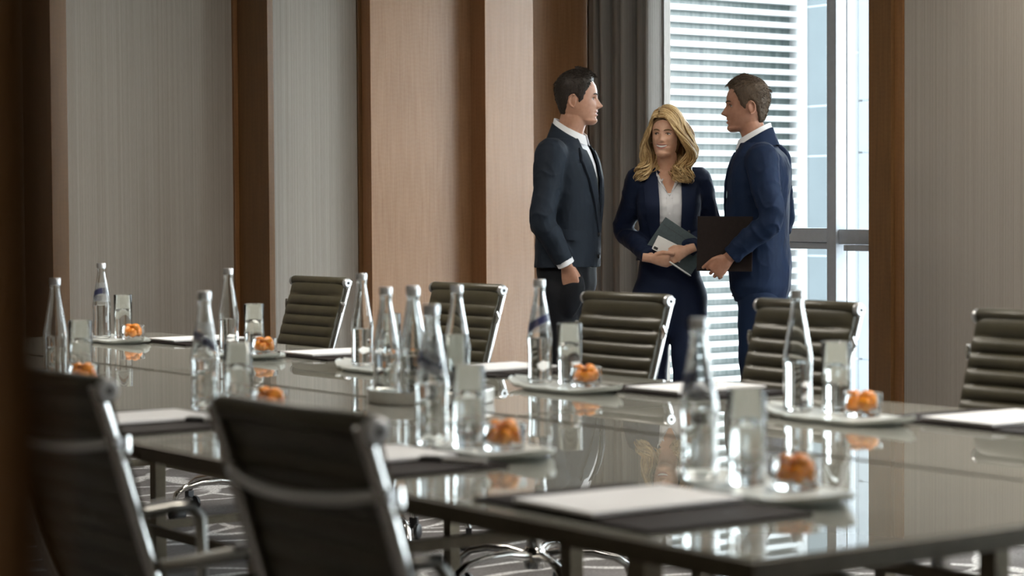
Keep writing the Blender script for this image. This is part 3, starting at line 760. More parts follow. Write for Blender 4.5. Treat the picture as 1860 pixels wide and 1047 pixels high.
# --- head -----------------------------------------------------------------
HZ = [-0.004, 0.004, 0.015, 0.030, 0.045, 0.060, 0.080, 0.100, 0.120, 0.140, 0.160, 0.180, 0.200, 0.218, 0.232, 0.242, 0.2465]
HF = [0.076, 0.087, 0.0925, 0.0920, 0.0930, 0.0935, 0.0925, 0.0910, 0.0900, 0.0940, 0.0940, 0.0890, 0.0770, 0.0580, 0.0360, 0.0120, -0.009]
HB = [0.050, 0.026, -0.010, -0.048, -0.066, -0.077, -0.085, -0.088, -0.095, -0.0985, -0.099, -0.0965, -0.0880, -0.0740, -0.0540, -0.0310, -0.011]
HW = [0.012, 0.029, 0.043, 0.054, 0.0605, 0.0655, 0.0700, 0.0730, 0.0755, 0.0770, 0.0780, 0.0770, 0.0725, 0.0620, 0.0455, 0.0260, 0.001]
def head_pt(a, z, P):
    yf, yb, wd = np.interp(z, HZ, HF), np.interp(z, HZ, HB), np.interp(z, HZ, HW) * P.get('w', 1.0)
    yc = max(min(-0.008, yf - 0.02), yb + 0.01) if z > 0.02 else (yf + yb) / 2
    c, s_ = math.cos(a), math.sin(a)
    x = wd * math.copysign(abs(s_) ** 0.92, s_)
    y = yc + (yf - yc) * abs(c) ** 0.88 if c > 0 else yc - (yc - yb) * abs(c) ** 0.95
    if c > 0:
        ax = abs(x); E = lambda u, v, su, sv: math.exp(-(u / su) ** 2 - (v / sv) ** 2)
        nz = P.get('nose', 1.0)
        N = np.interp(z, [0.062, 0.069, 0.075, 0.081, 0.087, 0.096, 0.108, 0.120, 0.130, 0.140], [0, 0.003, 0.014, 0.0240, 0.0245, 0.0185, 0.0120, 0.0062, 0.0026, 0]) * nz
        y += N * math.exp(-(x / np.interp(z, [0.07, 0.085, 0.12], [0.0135, 0.0128, 0.0088])) ** 2)
        y += 0.0075 * E(ax - 0.0135, z - 0.080, 0.0055, 0.0055)
        y -= 0.0105 * E(ax - 0.031, z - 0.1175, 0.0140, 0.0085)
        y += 0.0045 * E(ax - 0.028, z - 0.1355, 0.020, 0.0055) + 0.0015 * E(x, z - 0.137, 0.02, 0.008)
        sm = P.get('smile', 0.0)
        lz = z - sm * 0.0052 * min(1, (ax / 0.026) ** 2)
        wl = 0.021 + 0.009 * sm
        y += 0.0052 * E(x, lz - 0.0575 - 0.0015 * sm, wl, 0.0042) + 0.0060 * E(x, lz - 0.0440 + 0.002 * sm, wl * 0.9, 0.0046)
        y -= (0.0050 + 0.006 * sm) * E(x, lz - 0.0505, wl, 0.0020 + 0.0028 * sm)
        y += 0.0035 * E(x, z - 0.013, 0.018, 0.010) - 0.0035 * E(x, z - 0.0325, 0.020, 0.0055)
        y += (0.0035 + 0.004 * sm) * E(ax - 0.042, z - 0.087 - 0.004 * sm, 0.017, 0.014)
        y -= 0.0034 * sm * E(ax - 0.034, z - 0.062, 0.006, 0.014)
    return x, y
def head_surface(P, nc=72, nr=90):
    zs = list(np.linspace(-0.004, 0.21, nr - 22)) + list(np.interp(np.linspace(0, 1, 23)[1:], [0, 1], [0.21, 0.2465]))
    return [[Vector((*head_pt(2 * PI * k / nc, z, P), z)) for k in range(nc)] for z in zs], zs

def hair_line(deg, P):
    return np.interp(abs(deg), P['hl'][0], P['hl'][1])
def hand(mb, W, d, n, t, curl, thumb, sc=1.0):
    """wrist, finger direction, palm side, thumb side; curl = three bends per finger (index..little)"""
    W, d = Vector(W), Vector(d).normalized(); n = Vector(n); n = (n - d * n.dot(d)).normalized(); t_ = Vector(t); t_ = (t_ - d * t_.dot(d) - n * t_.dot(n)).normalized()
    def P(a, b, c): return W + (d * a + t_ * b + n * c) * sc
    rings = []
    for (a, hw, hn, off) in ((-0.05, 0.025, 0.020, 0), (-0.02, 0.0255, 0.0185, 0), (0.0, 0.027, 0.0175, 0), (0.03, 0.036, 0.0165, 0.002), (0.06, 0.0405, 0.0145, 0.001), (0.085, 0.0405, 0.0125, 0), (0.096, 0.036, 0.009, 0)):
        rings.append([P(a, off + hw * math.cos(q), hn * math.sin(q)) for q in np.linspace(0, 2 * PI, 21)[:-1]])
    mb.loft(rings)
    for i in range(4):
        L = (0.070, 0.078, 0.073, 0.057)[i]; base = P(0.082 - 0.004 * (i == 3) - 0.002 * (i == 0), 0.0300 - 0.0202 * i, 0.0)
        th = 0.0; p = base; path = [base - d * 0.02 * sc, base]; fan = (0.06, 0.01, -0.04, -0.10)[i]
        for k, fr_ in enumerate((0.45, 0.31, 0.24)):
            th += curl[i][k]; dd = (d * math.cos(th) + n * math.sin(th) + t_ * fan).normalized(); p = p + dd * L * fr_ * sc; path.append(p)
        r = (0.0088, 0.0090, 0.0086, 0.0075)[i] * sc
        pts = []
        for q in range(len(path) - 1):
            for u in (0, 0.5): pts.append(path[q].lerp(path[q + 1], u))
        pts.append(path[-1]); rr_ = [r * (1.06 - 0.26 * q / (len(pts) - 1)) for q in range(len(pts))]
        mb.tube(pts, rr_, 10); mb.ell(path[-1], (rr_[-1],) * 3, 10, 8)
    b0 = P(0.018, 0.022, 0.004); v1 = (d * thumb[0] + t_ * thumb[1] + n * thumb[2]).normalized(); v2 = (d * thumb[3] + t_ * thumb[4] + n * thumb[5]).normalized()
    p1 = b0 + v1 * 0.045 * sc; p2 = p1 + v2 * 0.034 * sc; p3 = p2 + v2 * 0.026 * sc
    mb.tube([b0, b0.lerp(p1, .5), p1, p1.lerp(p2, .5), p2, p3], [0.0145 * sc, 0.0135 * sc, 0.0108 * sc, 0.0102 * sc, 0.0095 * sc, 0.0078 * sc], 10); mb.ell(p3, (0.0078 * sc,) * 3, 10, 8)
def ring(z, w_, d_, yc, e=2.3, n=40, xc=0.0):
    out = []
    for k in range(n):
        a = 2 * PI * k / n; c, s_ = math.cos(a), math.sin(a)
        out.append((xc + w_ * math.copysign(abs(s_) ** (2 / e), s_), yc + d_ * math.copysign(abs(c) ** (2 / e), c), z))
    return out
def spline(pts, n):
    P = [Vector(p) for p in pts]; out = []
    for i in range(len(P) - 1):
        a, b, c, d = P[max(i - 1, 0)], P[i], P[i + 1], P[min(i + 2, len(P) - 1)]
        for k in range(n):
            u = k / n; out.append(0.5 * ((2 * b) + (c - a) * u + (2 * a - 5 * b + 4 * c - d) * u * u + (3 * b - a - 3 * c + d) * u ** 3))
    out.append(P[-1]); return out
def limb(mb, pts, rads, n=8, seg=18, sx=1.0):
    p = spline(pts, n); r = np.interp(np.linspace(0, len(pts) - 1, len(p)), range(len(pts)), rads); mb.tube(p, list(r), seg, sx); return p, r
def dress_noise(me, amp, freq, seed, stretch=(1, 1, 1), mask=None, ridge=False):
    v = verts(me); nn = normals(me); rs = np.random.RandomState(seed); h = np.zeros(len(v))
    for k in range(9):
        d = rs.randn(3) * np.array(stretch); d *= freq * (0.6 + 1.2 * rs.rand()) / max(1e-6, np.linalg.norm(d)); h += np.sin(v @ d + rs.rand() * 6.28) / 3
    if ridge: h = 0.6 - np.abs(h) ** 0.7
    if mask is not None: h = h * mask(v)
    v = v + nn * (h * amp)[:, None]; me.vertices.foreach_set('co', v.ravel()); me.update()
def arm_folds(me, joint, axis, rad, amp, n):
    """creases across a sleeve near a bend"""
    v = verts(me); nn = normals(me); j = np.array(joint); ax = np.array(Vector(axis).normalized()); dd = v - j; s_ = dd @ ax
    r = np.linalg.norm(dd - s_[:, None] * ax, axis=1); side = np.arctan2(dd[:, 0], dd[:, 1])
    q = np.sin(s_ / rad * n + 1.5 * np.sin(side + 0.7) + 0.8 * np.sin(side * 3 + 1.9)); q = 1 - 2 * np.abs(q) ** 0.6
    h = q * np.exp(-(s_ / rad) ** 2) * (r < 0.1) * (0.55 + 0.45 * np.sin(side * 2 + s_ * 30))
    v = v + nn * (h * amp)[:, None]; me.vertices.foreach_set('co', v.ravel()); me.update()
def drape(bvh, outline, parent, name, m, off=0.004, th=0.003, dirn=(0, -1, 0), start=1.0, angle=50):
    """outline[i][j] = (x, z) seen from the front; dropped on the garment, given thickness"""
    up, lo = [], []; D = Vector(dirn)
    for row in outline:
        a, b = [], []
        for q in row:
            o_ = (Vector((q[0], 0, q[1])) if abs(D.y) > 0.5 else Vector((0, q[0], q[1]))) - D * start
            hit = bvh.ray_cast(o_, D)
            p = hit[0] if hit[0] is not None else o_ + D * (start - 0.1)
            nn_ = hit[1] if hit[0] is not None else -D
            if nn_.dot(D) > 0: nn_ = -nn_
            nn_ = (nn_ - D).normalized()
            a.append(p + nn_ * (off + th)); b.append(p + nn_ * (off - 0.004))
        up.append(a); lo.append(b)
    return MB().grid(up, lo).build(name, m, parent, angle=angle)

def person(name, label, px, Z, face, spec):
    """px = column of the picture the body stands at, Z = distance; face = world facing vector"""
    lat = (px - 930) * Z / F_PX
    base = f0 * Z + r0 * lat
    rz = math.atan2(-face.x, face.y)
    root = thing(name, label, 'person', (base.x, base.y, 0), rz)
    P = spec; s = P['scale']; sw, sd = P['sw'], P['sd']
    T = [(z * s, w_ * sw, d_ * sd, yc + P.get('yc', 0)) for z, w_, d_, yc in P['torso']]
    # ---- body: one surface from crown to soles
    B = MB()
    R = Matrix.Rotation(P['hyaw'], 3, 'Z') @ Matrix.Rotation(P['hpitch'], 3, 'X') @ Matrix.Rotation(P['hroll'], 3, 'Y')
    hp = Vector(P['head']); hs = P['hs']
    def H(q): return hp + R @ (Vector((q[0], q[1], q[2] - 0.0)) * hs)
    HP = P['headshape']; grid, zs = head_surface(HP)
    B.loft([[H(q) for q in row] for row in grid])
    B.ell(H((0, 0.010, 0.006)), (0.042 * hs, 0.046 * hs, 0.019 * hs), 18, 12, R @ Matrix.Rotation(0.35, 3, 'X'))
    for sx in (-1, 1):                                   # ears: dished plate with a rolled rim
        er = Matrix.Rotation(sx * -0.42, 3, 'Z')
        B.ell(H((sx * 0.0765, -0.014, 0.104)), (0.0045 * hs, 0.015 * hs, 0.027 * hs), 14, 10, R @ er @ Matrix.Rotation(-0.18, 3, 'X'))
        rim = []
        for q in np.linspace(-2.2, 2.35, 15):
            loc = er @ Vector((sx * 0.0095, -0.0175 * math.cos(q * 0.93) + 0.0, 0.029 * math.sin(q * 0.78)))
            rim.append(H((sx * 0.0765 + loc.x, -0.014 + loc.y, 0.106 + loc.z)))
        B.tube(rim, [0.0040 * hs] * 15, 8)
    nb_ = Vector(P['neck']); nt = H((0, -0.014, 0.035)); nr_ = P['nr']
    limb(B, [nb_ + Vector((0, -0.01, -0.06)), nb_, nb_.lerp(nt, 0.5), nt, H((0, -0.01, 0.07))], [nr_ * 1.5, nr_ * 1.12, nr_, nr_ * 1.0, nr_ * 0.9], 6, 24)
    B.loft([ring(z, w_ * 0.90 - 0.008, d_ * 0.90 - 0.010, yc, 2.3) for z, w_, d_, yc in T])
    for (S_, E_, W_, hd) in P['arms']:
        k_ = P['armr']
        limb(B, [S_, Vector(S_).lerp(Vector(E_), .5), E_, Vector(E_).lerp(Vector(W_), .4), W_], [0.056 * k_, 0.047 * k_, 0.040 * k_, 0.038 * k_, 0.026 * k_], 6, 16)
        hand(B, W_, *hd)
    lg = P['legs']
    for (hx_, k__, an) in lg:
        limb(B, [hx_, k__, (Vector(k__) * 0.45 + Vector(an) * 0.55) + Vector((0, -0.012, 0)), an], [0.085 * sw, 0.056, 0.050, 0.036], 6, 16)
        B.ell(Vector(an) + Vector((0, 0.055, -0.045)), (0.038, 0.115, 0.032), 16, 10)
    body_me = remeshed(B, 0.0029, 1)
    # soften where jaw, throat and neck meet
    Ri = np.array(R.transposed()); loc = ((verts(body_me) - np.array(hp)) @ Ri.T) / hs
    msk = (loc[:, 2] > -0.06) & (loc[:, 2] < 0.034) & (loc[:, 1] < 0.078 + 0.0 * loc[:, 2]) & (loc[:, 1] > -0.05) & (np.abs(loc[:, 0]) < 0.08)
    bm = bmesh.new(); bm.from_mesh(body_me); bm.verts.ensure_lookup_table(); sel = [bm.verts[i] for i in np.nonzero(msk)[0]]
    for _ in range(14): bmesh.ops.smooth_vert(bm, verts=sel, factor=0.5, use_axis_x=True, use_axis_y=True, use_axis_z=True)
    bm.to_mesh(body_me); bm.free()
    # lips by position on the face
    v = verts(body_me); Ri = np.array(R.transposed()); loc = ((v - np.array(hp)) @ Ri.T) / hs
    sm = HP.get('smile', 0)
    zc = loc[:, 2] - sm * 0.0052 * np.minimum(1, (np.abs(loc[:, 0]) / 0.026) ** 2)
    lipv = (np.abs(loc[:, 0]) < (0.024 + 0.007 * sm) - np.abs(zc - 0.0505) * 1.1) & (zc > 0.0415 - 0.002 * sm) & (zc < 0.0605 + 0.002 * sm) & (loc[:, 1] > 0.065)
    body = link('body', body_me, [P['skin'], P['lips']], root)
    pv = np.zeros(len(body_me.polygons), dtype=np.int32)
    lv = np.empty(len(body_me.loops), dtype=np.int32); body_me.loops.foreach_get('vertex_index', lv)
    ls = np.empty(len(body_me.polygons), dtype=np.int32); body_me.polygons.foreach_get('loop_start', ls)
    pv[:] = lipv[lv[ls]]; body_me.polygons.foreach_set('material_index', pv); body_me.update()
    # ---- eyes, brows, teeth
    for sx in (-1, 1):
        ez = 0.1175; eh = MB(); _, ey = 0, None
        a_ = min(np.linspace(0.05, 1.2, 120), key=lambda q: abs(head_pt(q, ez, HP)[0] - 0.031)); ey = head_pt(a_, ez, HP)[1]
        c_ = (sx * 0.031, ey - 0.0068, ez)
        eye = MB().ell(H(c_), (0.0125 * hs, 0.0115 * hs, 0.0072 * hs * P.get('eye', 1)), 18, 12, R).build('eye', 'eye_white', root)
        gx, gz = P['gaze']
        MB().ell(H((c_[0] + gx * 0.004, c_[1] + 0.0088, ez + gz * 0.002)), (0.0064 * hs, 0.0036 * hs, 0.0058 * hs * P.get('eye', 1)), 14, 10, R).build('iris', 'iris', eye)
        lid, brow = [], []
        for q in np.linspace(-1, 1, 11):
            x_ = 0.031 + q * 0.0135; z_ = ez + 0.0068 * P.get('eye', 1) * (1 - q * q) + 0.0008 - 0.001 * q
            aa = min(np.linspace(0.02, 1.35, 160), key=lambda u: abs(head_pt(u, z_, HP)[0] - x_)); lid.append(H((sx * x_, max(head_pt(aa, z_, HP)[1] + 0.0012, ey + 0.0042 - 0.004 * q * q), z_)))
            x_ = 0.030 + q * 0.0185; z_ = 0.1365 + 0.004 * (1 - (q - 0.25) ** 2) - 0.002 * (q > 0.5) * (q - 0.5)
            aa = min(np.linspace(0.02, 1.35, 160), key=lambda u: abs(head_pt(u, z_, HP)[0] - x_)); brow.append(H((sx * x_, head_pt(aa, z_, HP)[1] + 0.0006, z_)))
        MB().tube(lid, [0.0008 + 0.0010 * P.get('lash', 0.5) * (1 - (k / 5 - 1) ** 2) for k in range(11)], 6).build('eyelashes', 'iris', root)
        MB().tube(brow, [0.0012 + 0.0022 * (1 - (k / 5 - 1) ** 2) ** 0.7 for k in range(11)], 8).build('eyebrow', P['brow'], root)
    if P.get('teeth'):
        tp = []
        for zz in (-0.0040, -0.001, 0.0015, 0.0042):
            row = []
            for q in np.linspace(-1, 1, 13):
                x_ = q * 0.0270; z_ = 0.0512 + zz * (1 - 0.55 * q * q) + sm * 0.0052 * (x_ / 0.026) ** 2
                aa = min(np.linspace(0.0, 1.2, 160), key=lambda u: abs(head_pt(u, z_, HP)[0] - abs(x_)))
                row.append(H((x_, 0.0935 - 14 * x_ * x_ + 0.0008, z_)))
            tp.append(row)
        MB().grid(tp, [[q - R @ Vector((0, 0.003, 0)) for q in r_] for r_ in tp]).build('teeth', 'teeth', root)
    # ---- hair
    P['hairfn'](root, H, R, hs, HP, grid, zs, P)
    # ---- trousers
    TR = MB(); tz = P['hem'] * s
    tor = [q for q in T if q[0] < 1.13 * s]
    z0_, w0_, d0_, y0_ = tor[0]
    TR.loft([ring(z0_ - dz, w0_ * k_, d0_ * k2, y0_, 2.4) for dz, k_, k2 in ((0.13, 0.50, 0.60), (0.08, 0.72, 0.78), (0.04, 0.85, 0.86))] + [ring(z, w_ * 0.93 - 0.006, d_ * 0.92 - 0.004, yc, 2.4) for z, w_, d_, yc in tor])
    if P.get('pocket'): TR.ell(P['pocket'][0], P['pocket'][1], 18, 12, Matrix.Rotation(-0.3, 3, 'X'))
    for (hx_, k__, an) in lg:
        a3 = Vector(an) + Vector((0, 0.005, -0.005))
        limb(TR, [Vector((hx_[0] * 0.75, hx_[1], hx_[2] + 0.12)), hx_, Vector(hx_).lerp(Vector(k__), .55), k__, Vector(k__).lerp(a3, .55), a3], [P['legr'][0] * 0.66] + P['legr'], 7, 24)
    tm = remeshed(TR, 0.007, 16); dress_noise(tm, 0.0035, 26, 5, (1, 1, 0.5)); link('trousers', tm, P['trouser'], root)
    for (hx_, k__, an) in lg:
        sh = MB(); A_ = Vector(an)
        sh.loft([[A_ + Vector((w_ * math.cos(q), y_, h_ * math.sin(q) + zc_ - A_.z)) for q in np.linspace(0, 2 * PI, 17)[:-1]] for (y_, w_, h_, zc_) in ((-0.075, 0.012, 0.012, 0.035), (-0.06, 0.033, 0.035, 0.042), (-0.02, 0.038, 0.045, 0.05), (0.04, 0.041, 0.036, 0.042), (0.10, 0.047, 0.028, 0.034), (0.16, 0.040, 0.020, 0.026), (0.185, 0.014, 0.008, 0.02))])
        sh.build('shoe', 'shoe', root)
    # ---- shirt under the jacket
    SH = MB(); st = [q for q in T if q[0] > 0.93 * s]
    SH.loft([ring(z, w_ * np.interp(z / s, [1.40, 1.49], [0.94, P.get('shtop', 0.74)]) - 0.004, d_ * 0.945 - 0.004, yc, 2.3) for z, w_, d_, yc in st])
    sm_ = remeshed(SH, 0.008, 5); dress_noise(sm_, P.get('shirtfold', 0.002), 38, 9, (0.5, 1, 1.6), ridge='shirtfold' in P); dress_noise(sm_, P.get('shirtfold', 0) * 0.7, 75, 12, (0.25, 0.3, 1.6), ridge=True); link('shirt', sm_, 'shirt', root)
    sbv = BVHTree.FromPolygons([tuple(q) for q in verts(sm_)], [tuple(p.vertices) for p in sm_.polygons])
    # ---- jacket
    J = MB(); jt = [q for q in T if q[0] >= P['hem'] * s - 1e-6]
    J.loft([ring(z, w_, d_, yc, 2.35) for z, w_, d_, yc in jt])
    tme = remeshed(J, 0.009, 4); tb = BVHTree.FromPolygons([tuple(q) for q in verts(tme)], [tuple(p.vertices) for p in tme.polygons]); bpy.data.meshes.remove(tme)
    cuffs = []
    for ai, (S_, E_, W_, hd) in enumerate(P['arms']):
        E2, W2 = Vector(E_), Vector(W_); cu = E2.lerp(W2, P.get('cuff', 0.90)); S2 = Vector(S_)
        pp, rr_ = limb(J, [S2 + Vector((-S2.x * 0.22, 0, 0.012)), S2, S2.lerp(E2, .5), E2, E2.lerp(cu, .5), cu], [q * P['slr'] for q in (0.070, 0.079, 0.0675, 0.0600, 0.0545, 0.0470)], 7, 24)
        cuffs.append((cu, (W2 - E2).normalized(), rr_[-1]))
    jm = remeshed(J, 0.0056, 5)
    dress_noise(jm, 0.0030, 16, P['seed'], (1, 1, 0.7)); dress_noise(jm, 0.0028, 34, P['seed'] + 1, (1, 1, 0.8), ridge=True); dress_noise(jm, 0.0012, 75, P['seed'] + 2, (1, 1, 0.7), ridge=True)
    for (S_, E_, W_, hd) in P['arms']:
        ax = (Vector(W_) - Vector(E_)).normalized() + (Vector(E_) - Vector(S_)).normalized()
        arm_folds(jm, E_, ax, 0.095, 0.0052, 4); arm_folds(jm, Vector(S_).lerp(Vector(E_), .38), Vector(E_) - Vector(S_), 0.07, 0.0028, 3.5)
        arm_folds(jm, Vector(E_).lerp(Vector(W_), .8), Vector(W_) - Vector(E_), 0.06, 0.0026, 3.5)
    # open the front
    vw = lambda z: np.interp(z / s, P['vz'], P['vx'])
    cv = lambda z: P.get('vc', 0.0)
    bm = bmesh.new(); bm.from_mesh(jm); bm.verts.ensure_lookup_table(); kill = []
    zlo = P['vz'][0] * s
    armpts = [(Vector(a), Vector(b)) for (S_, E_, W_, hd) in P['arms'] for a, b in ((S_, E_), (E_, W_))]
    def near_arm(c):
        for a, b in armpts:
            ab = b - a; u = max(0, min(1, (c - a).dot(ab) / ab.length_squared))
            if (c - a - ab * u).length < 0.078 * P['slr']: return True
        return False
    for f in bm.faces:
        c = f.calc_center_median()
        yc = np.interp(c.z, [q[0] for q in T], [q[3] for q in T])
        if c.z > zlo and c.y > yc + 0.01 and abs(c.x - cv(c.z)) < vw(c.z) and not near_arm(c): kill.append(f)
        elif c.z > T[-1][0] - P.get('ncut', 0.028): kill.append(f)
        elif c.z < jt[0][0] + 0.004 and abs(f.normal.z) > 0.7: kill.append(f)
    bmesh.ops.delete(bm, geom=kill, context='FACES')
    for q in bm.verts:                                   # straight front edges
        if q.is_boundary and q.co.z > zlo + 0.01 and q.co.z < T[-1][0] - 0.02 and not near_arm(q.co):
            yc = np.interp(q.co.z, [k[0] for k in T], [k[3] for k in T]); dx = q.co.x - cv(q.co.z)
            if q.co.y > yc + 0.012 and abs(abs(dx) - vw(q.co.z)) < 0.012: q.co.x = cv(q.co.z) + math.copysign(vw(q.co.z), dx)
    bm.to_mesh(jm); bm.free()
    jo = link('jacket', jm, P['jacket'], root)
    so = jo.modifiers.new('cloth', 'SOLIDIFY'); so.thickness = 0.0035; so.offset = -1
    jbv = tb
    # lapels, collar
    vzs = P['vz']; ztop = P['ltop'] * s; zb = P['lbot'] * s
    for sx in (-1, 1):
        rows = []
        for u in np.linspace(0, 1, 22):
            z = zb + (ztop - zb) * u; lw = np.interp(u, [0, 0.1, 0.5, 0.86, 0.92, 1.0], P['lw'])
            rows.append([(cv(z) + sx * (vw(z) - 0.006 + lw * q), z + 0.012 * q * (u > 0.8)) for q in np.linspace(0, 1, 7)])
        drape(jbv, rows, root, 'lapel', P['jacket'], 0.006, 0.004)
    def neck_strip(name, m, zi, ri, zo, ro, yoff, a0, n=33, th=0.004, lean=0.0):
        up, lo = [], []
        for k in range(n):
            a = a0 + (2 * PI - 2 * a0) * k / (n - 1); c, s_ = math.cos(a), math.sin(a); b = (1 - c) / 2
            def pt(r_, zf, zb_, g): return Vector((r_[0] * s_, nb_.y + yoff + r_[1] * c + lean * (1 - b), zf + (zb_ - zf) * b + g))
            row, row2 = [], []
            for q in np.linspace(0, 1, 5):
                r_ = (ri[0] + (ro[0] - ri[0]) * q ** 1.3, ri[1] + (ro[1] - ri[1]) * q ** 1.3)
                z1 = zi[0] + (zo[0] - zi[0]) * q; z2 = zi[1] + (zo[1] - zi[1]) * q
                p = pt(r_, z1, z2, 0.004 * math.sin(PI * q)); row.append(p); row2.append(p - Vector((s_, c, 0)) * th * (0.6 if name == 'collar' else 1))
            up.append(row); lo.append(row2)
        return MB().grid(up, lo).build(name, m, root, angle=60)
    for kw in P['collars']: neck_strip(**kw)
    for (c_, d_, r_) in cuffs:                                # shirt cuffs
        if P.get('showcuff', True):
            MB().tube([c_ - d_ * 0.02, c_ + d_ * 0.017, c_ + d_ * 0.019], [r_ * 0.86, r_ * 0.84, r_ * 0.78], 20).build('shirt_cuff', 'shirt', root)
    # buttons and pocket flaps
    for (x, z) in P['buttons']:
        h = jbv.ray_cast(Vector((x, 1, z)), Vector((0, -1, 0)))
        if h[0] is not None: MB().tube([h[0] + Vector((0, 0.004, 0)), h[0] + Vector((0, 0.012, 0)), h[0] + Vector((0, 0.0135, 0))], [0.0095, 0.0095, 0.007], 16).build('button', 'black', root)
    for (x, z) in P.get('shirtbuttons', []):
        h = sbv.ray_cast(Vector((x, 1, z)), Vector((0, -1, 0)))
        if h[0] is not None: MB().tube([h[0] + Vector((0, 0.001, 0)), h[0] + Vector((0, 0.0045, 0))], 0.0055, 12).build('shirt_button', 'shirt', root)
    if P.get('placket'):
        x, za, zb2 = P['placket']; drape(sbv, [[(x + q, z) for q in np.linspace(-0.014, 0.014, 5)] for z in np.linspace(za, zb2, 16)], root, 'shirt_placket', 'shirt', 0.002, 0.002)
    if P.get('flap'):
        sx, y0_, y1_, z0_, z1_ = P['flap']
        drape(jbv, [[(y, z - (y - y0_) * 0.12) for y in np.linspace(y0_, y1_, 9)] for z in np.linspace(z0_, z1_, 5)], root, 'pocket_flap', P['jacket'], 0.004, 0.004, (-sx, 0, 0))
    return root

def short_hair(root, H, R, hs, HP, grid, zs, P):
    nc = len(grid[0]); rows = []; rs = random.Random(P['seed'])
    for i, z in enumerate(zs):
        if z < 0.015: continue
        row = []
        for k in range(nc):
            a = 2 * PI * k / nc; deg = math.degrees(a if a <= PI else 2 * PI - a); q = grid[i][k]
            zl = hair_line(deg, P); up_ = max(-1, min(1, (z - zl) / 0.007)); top = max(0, min(1, (z - 0.15) / 0.07)); fr_ = max(0, math.cos(a))
            th = P['hside'] + (P['htop'] - P['hside']) * top + P['quiff'] * top * fr_ ** 2
            th *= 0.9 + 0.16 * math.sin(k * 1.7 + i * 0.6) * math.sin(i * 0.9 + k * 0.35) + 0.10 * math.sin(k * 3.1 + z * 90)
            t_ = -0.006 + (th + 0.006) * (0.5 + 0.5 * up_)
            nrm = Vector((q.x, q.y + 0.008, (q.z - 0.115) * 1.1)).normalized(); row.append(H(q + nrm * t_))
        rows.append(row)
    MB().loft(rows).build('hair', P['hairmat'], root, angle=80)
    st = MB()                                                    # tufts that break up the outline
    for _ in range(P['tufts'] * 3):
        i = rs.randrange(len(zs)); k = rs.randrange(nc); z = zs[i]; a = 2 * PI * k / nc; deg = math.degrees(a if a <= PI else 2 * PI - a)
        if z < hair_line(deg, P) + 0.006: continue
        q = grid[i][k]; nrm = Vector((q.x, q.y + 0.008, (q.z - 0.115) * 1.1)).normalized(); top = max(0, min(1, (z - 0.15) / 0.07)); fr_ = max(0, math.cos(a))
        th = P['hside'] + (P['htop'] - P['hside']) * top + P['quiff'] * top * fr_ ** 2
        fl = Vector((q.x * 2.0 + rs.uniform(-.2, .2), rs.uniform(-0.2, 0.1) + P['sweep'] * top - 0.25 * (1 - top), -0.9 + 1.0 * top)); fl = (fl - nrm * fl.dot(nrm)).normalized()
        p0 = q + nrm * th * 0.55; L = P['tl'] * (0.6 + 0.8 * rs.random()) * (0.45 + 0.75 * top)
        st.tube([H(p0), H(p0 + fl * L * 0.5 + nrm * (th * 0.55)), H(p0 + fl * L + nrm * th * (0.40 + 0.30 * rs.random()))], [0.0008, 0.0010, 0.0003], 4)
    o = st.build('hair_tufts', P['hairmat'], root, angle=80); o['kind'] = 'stuff'

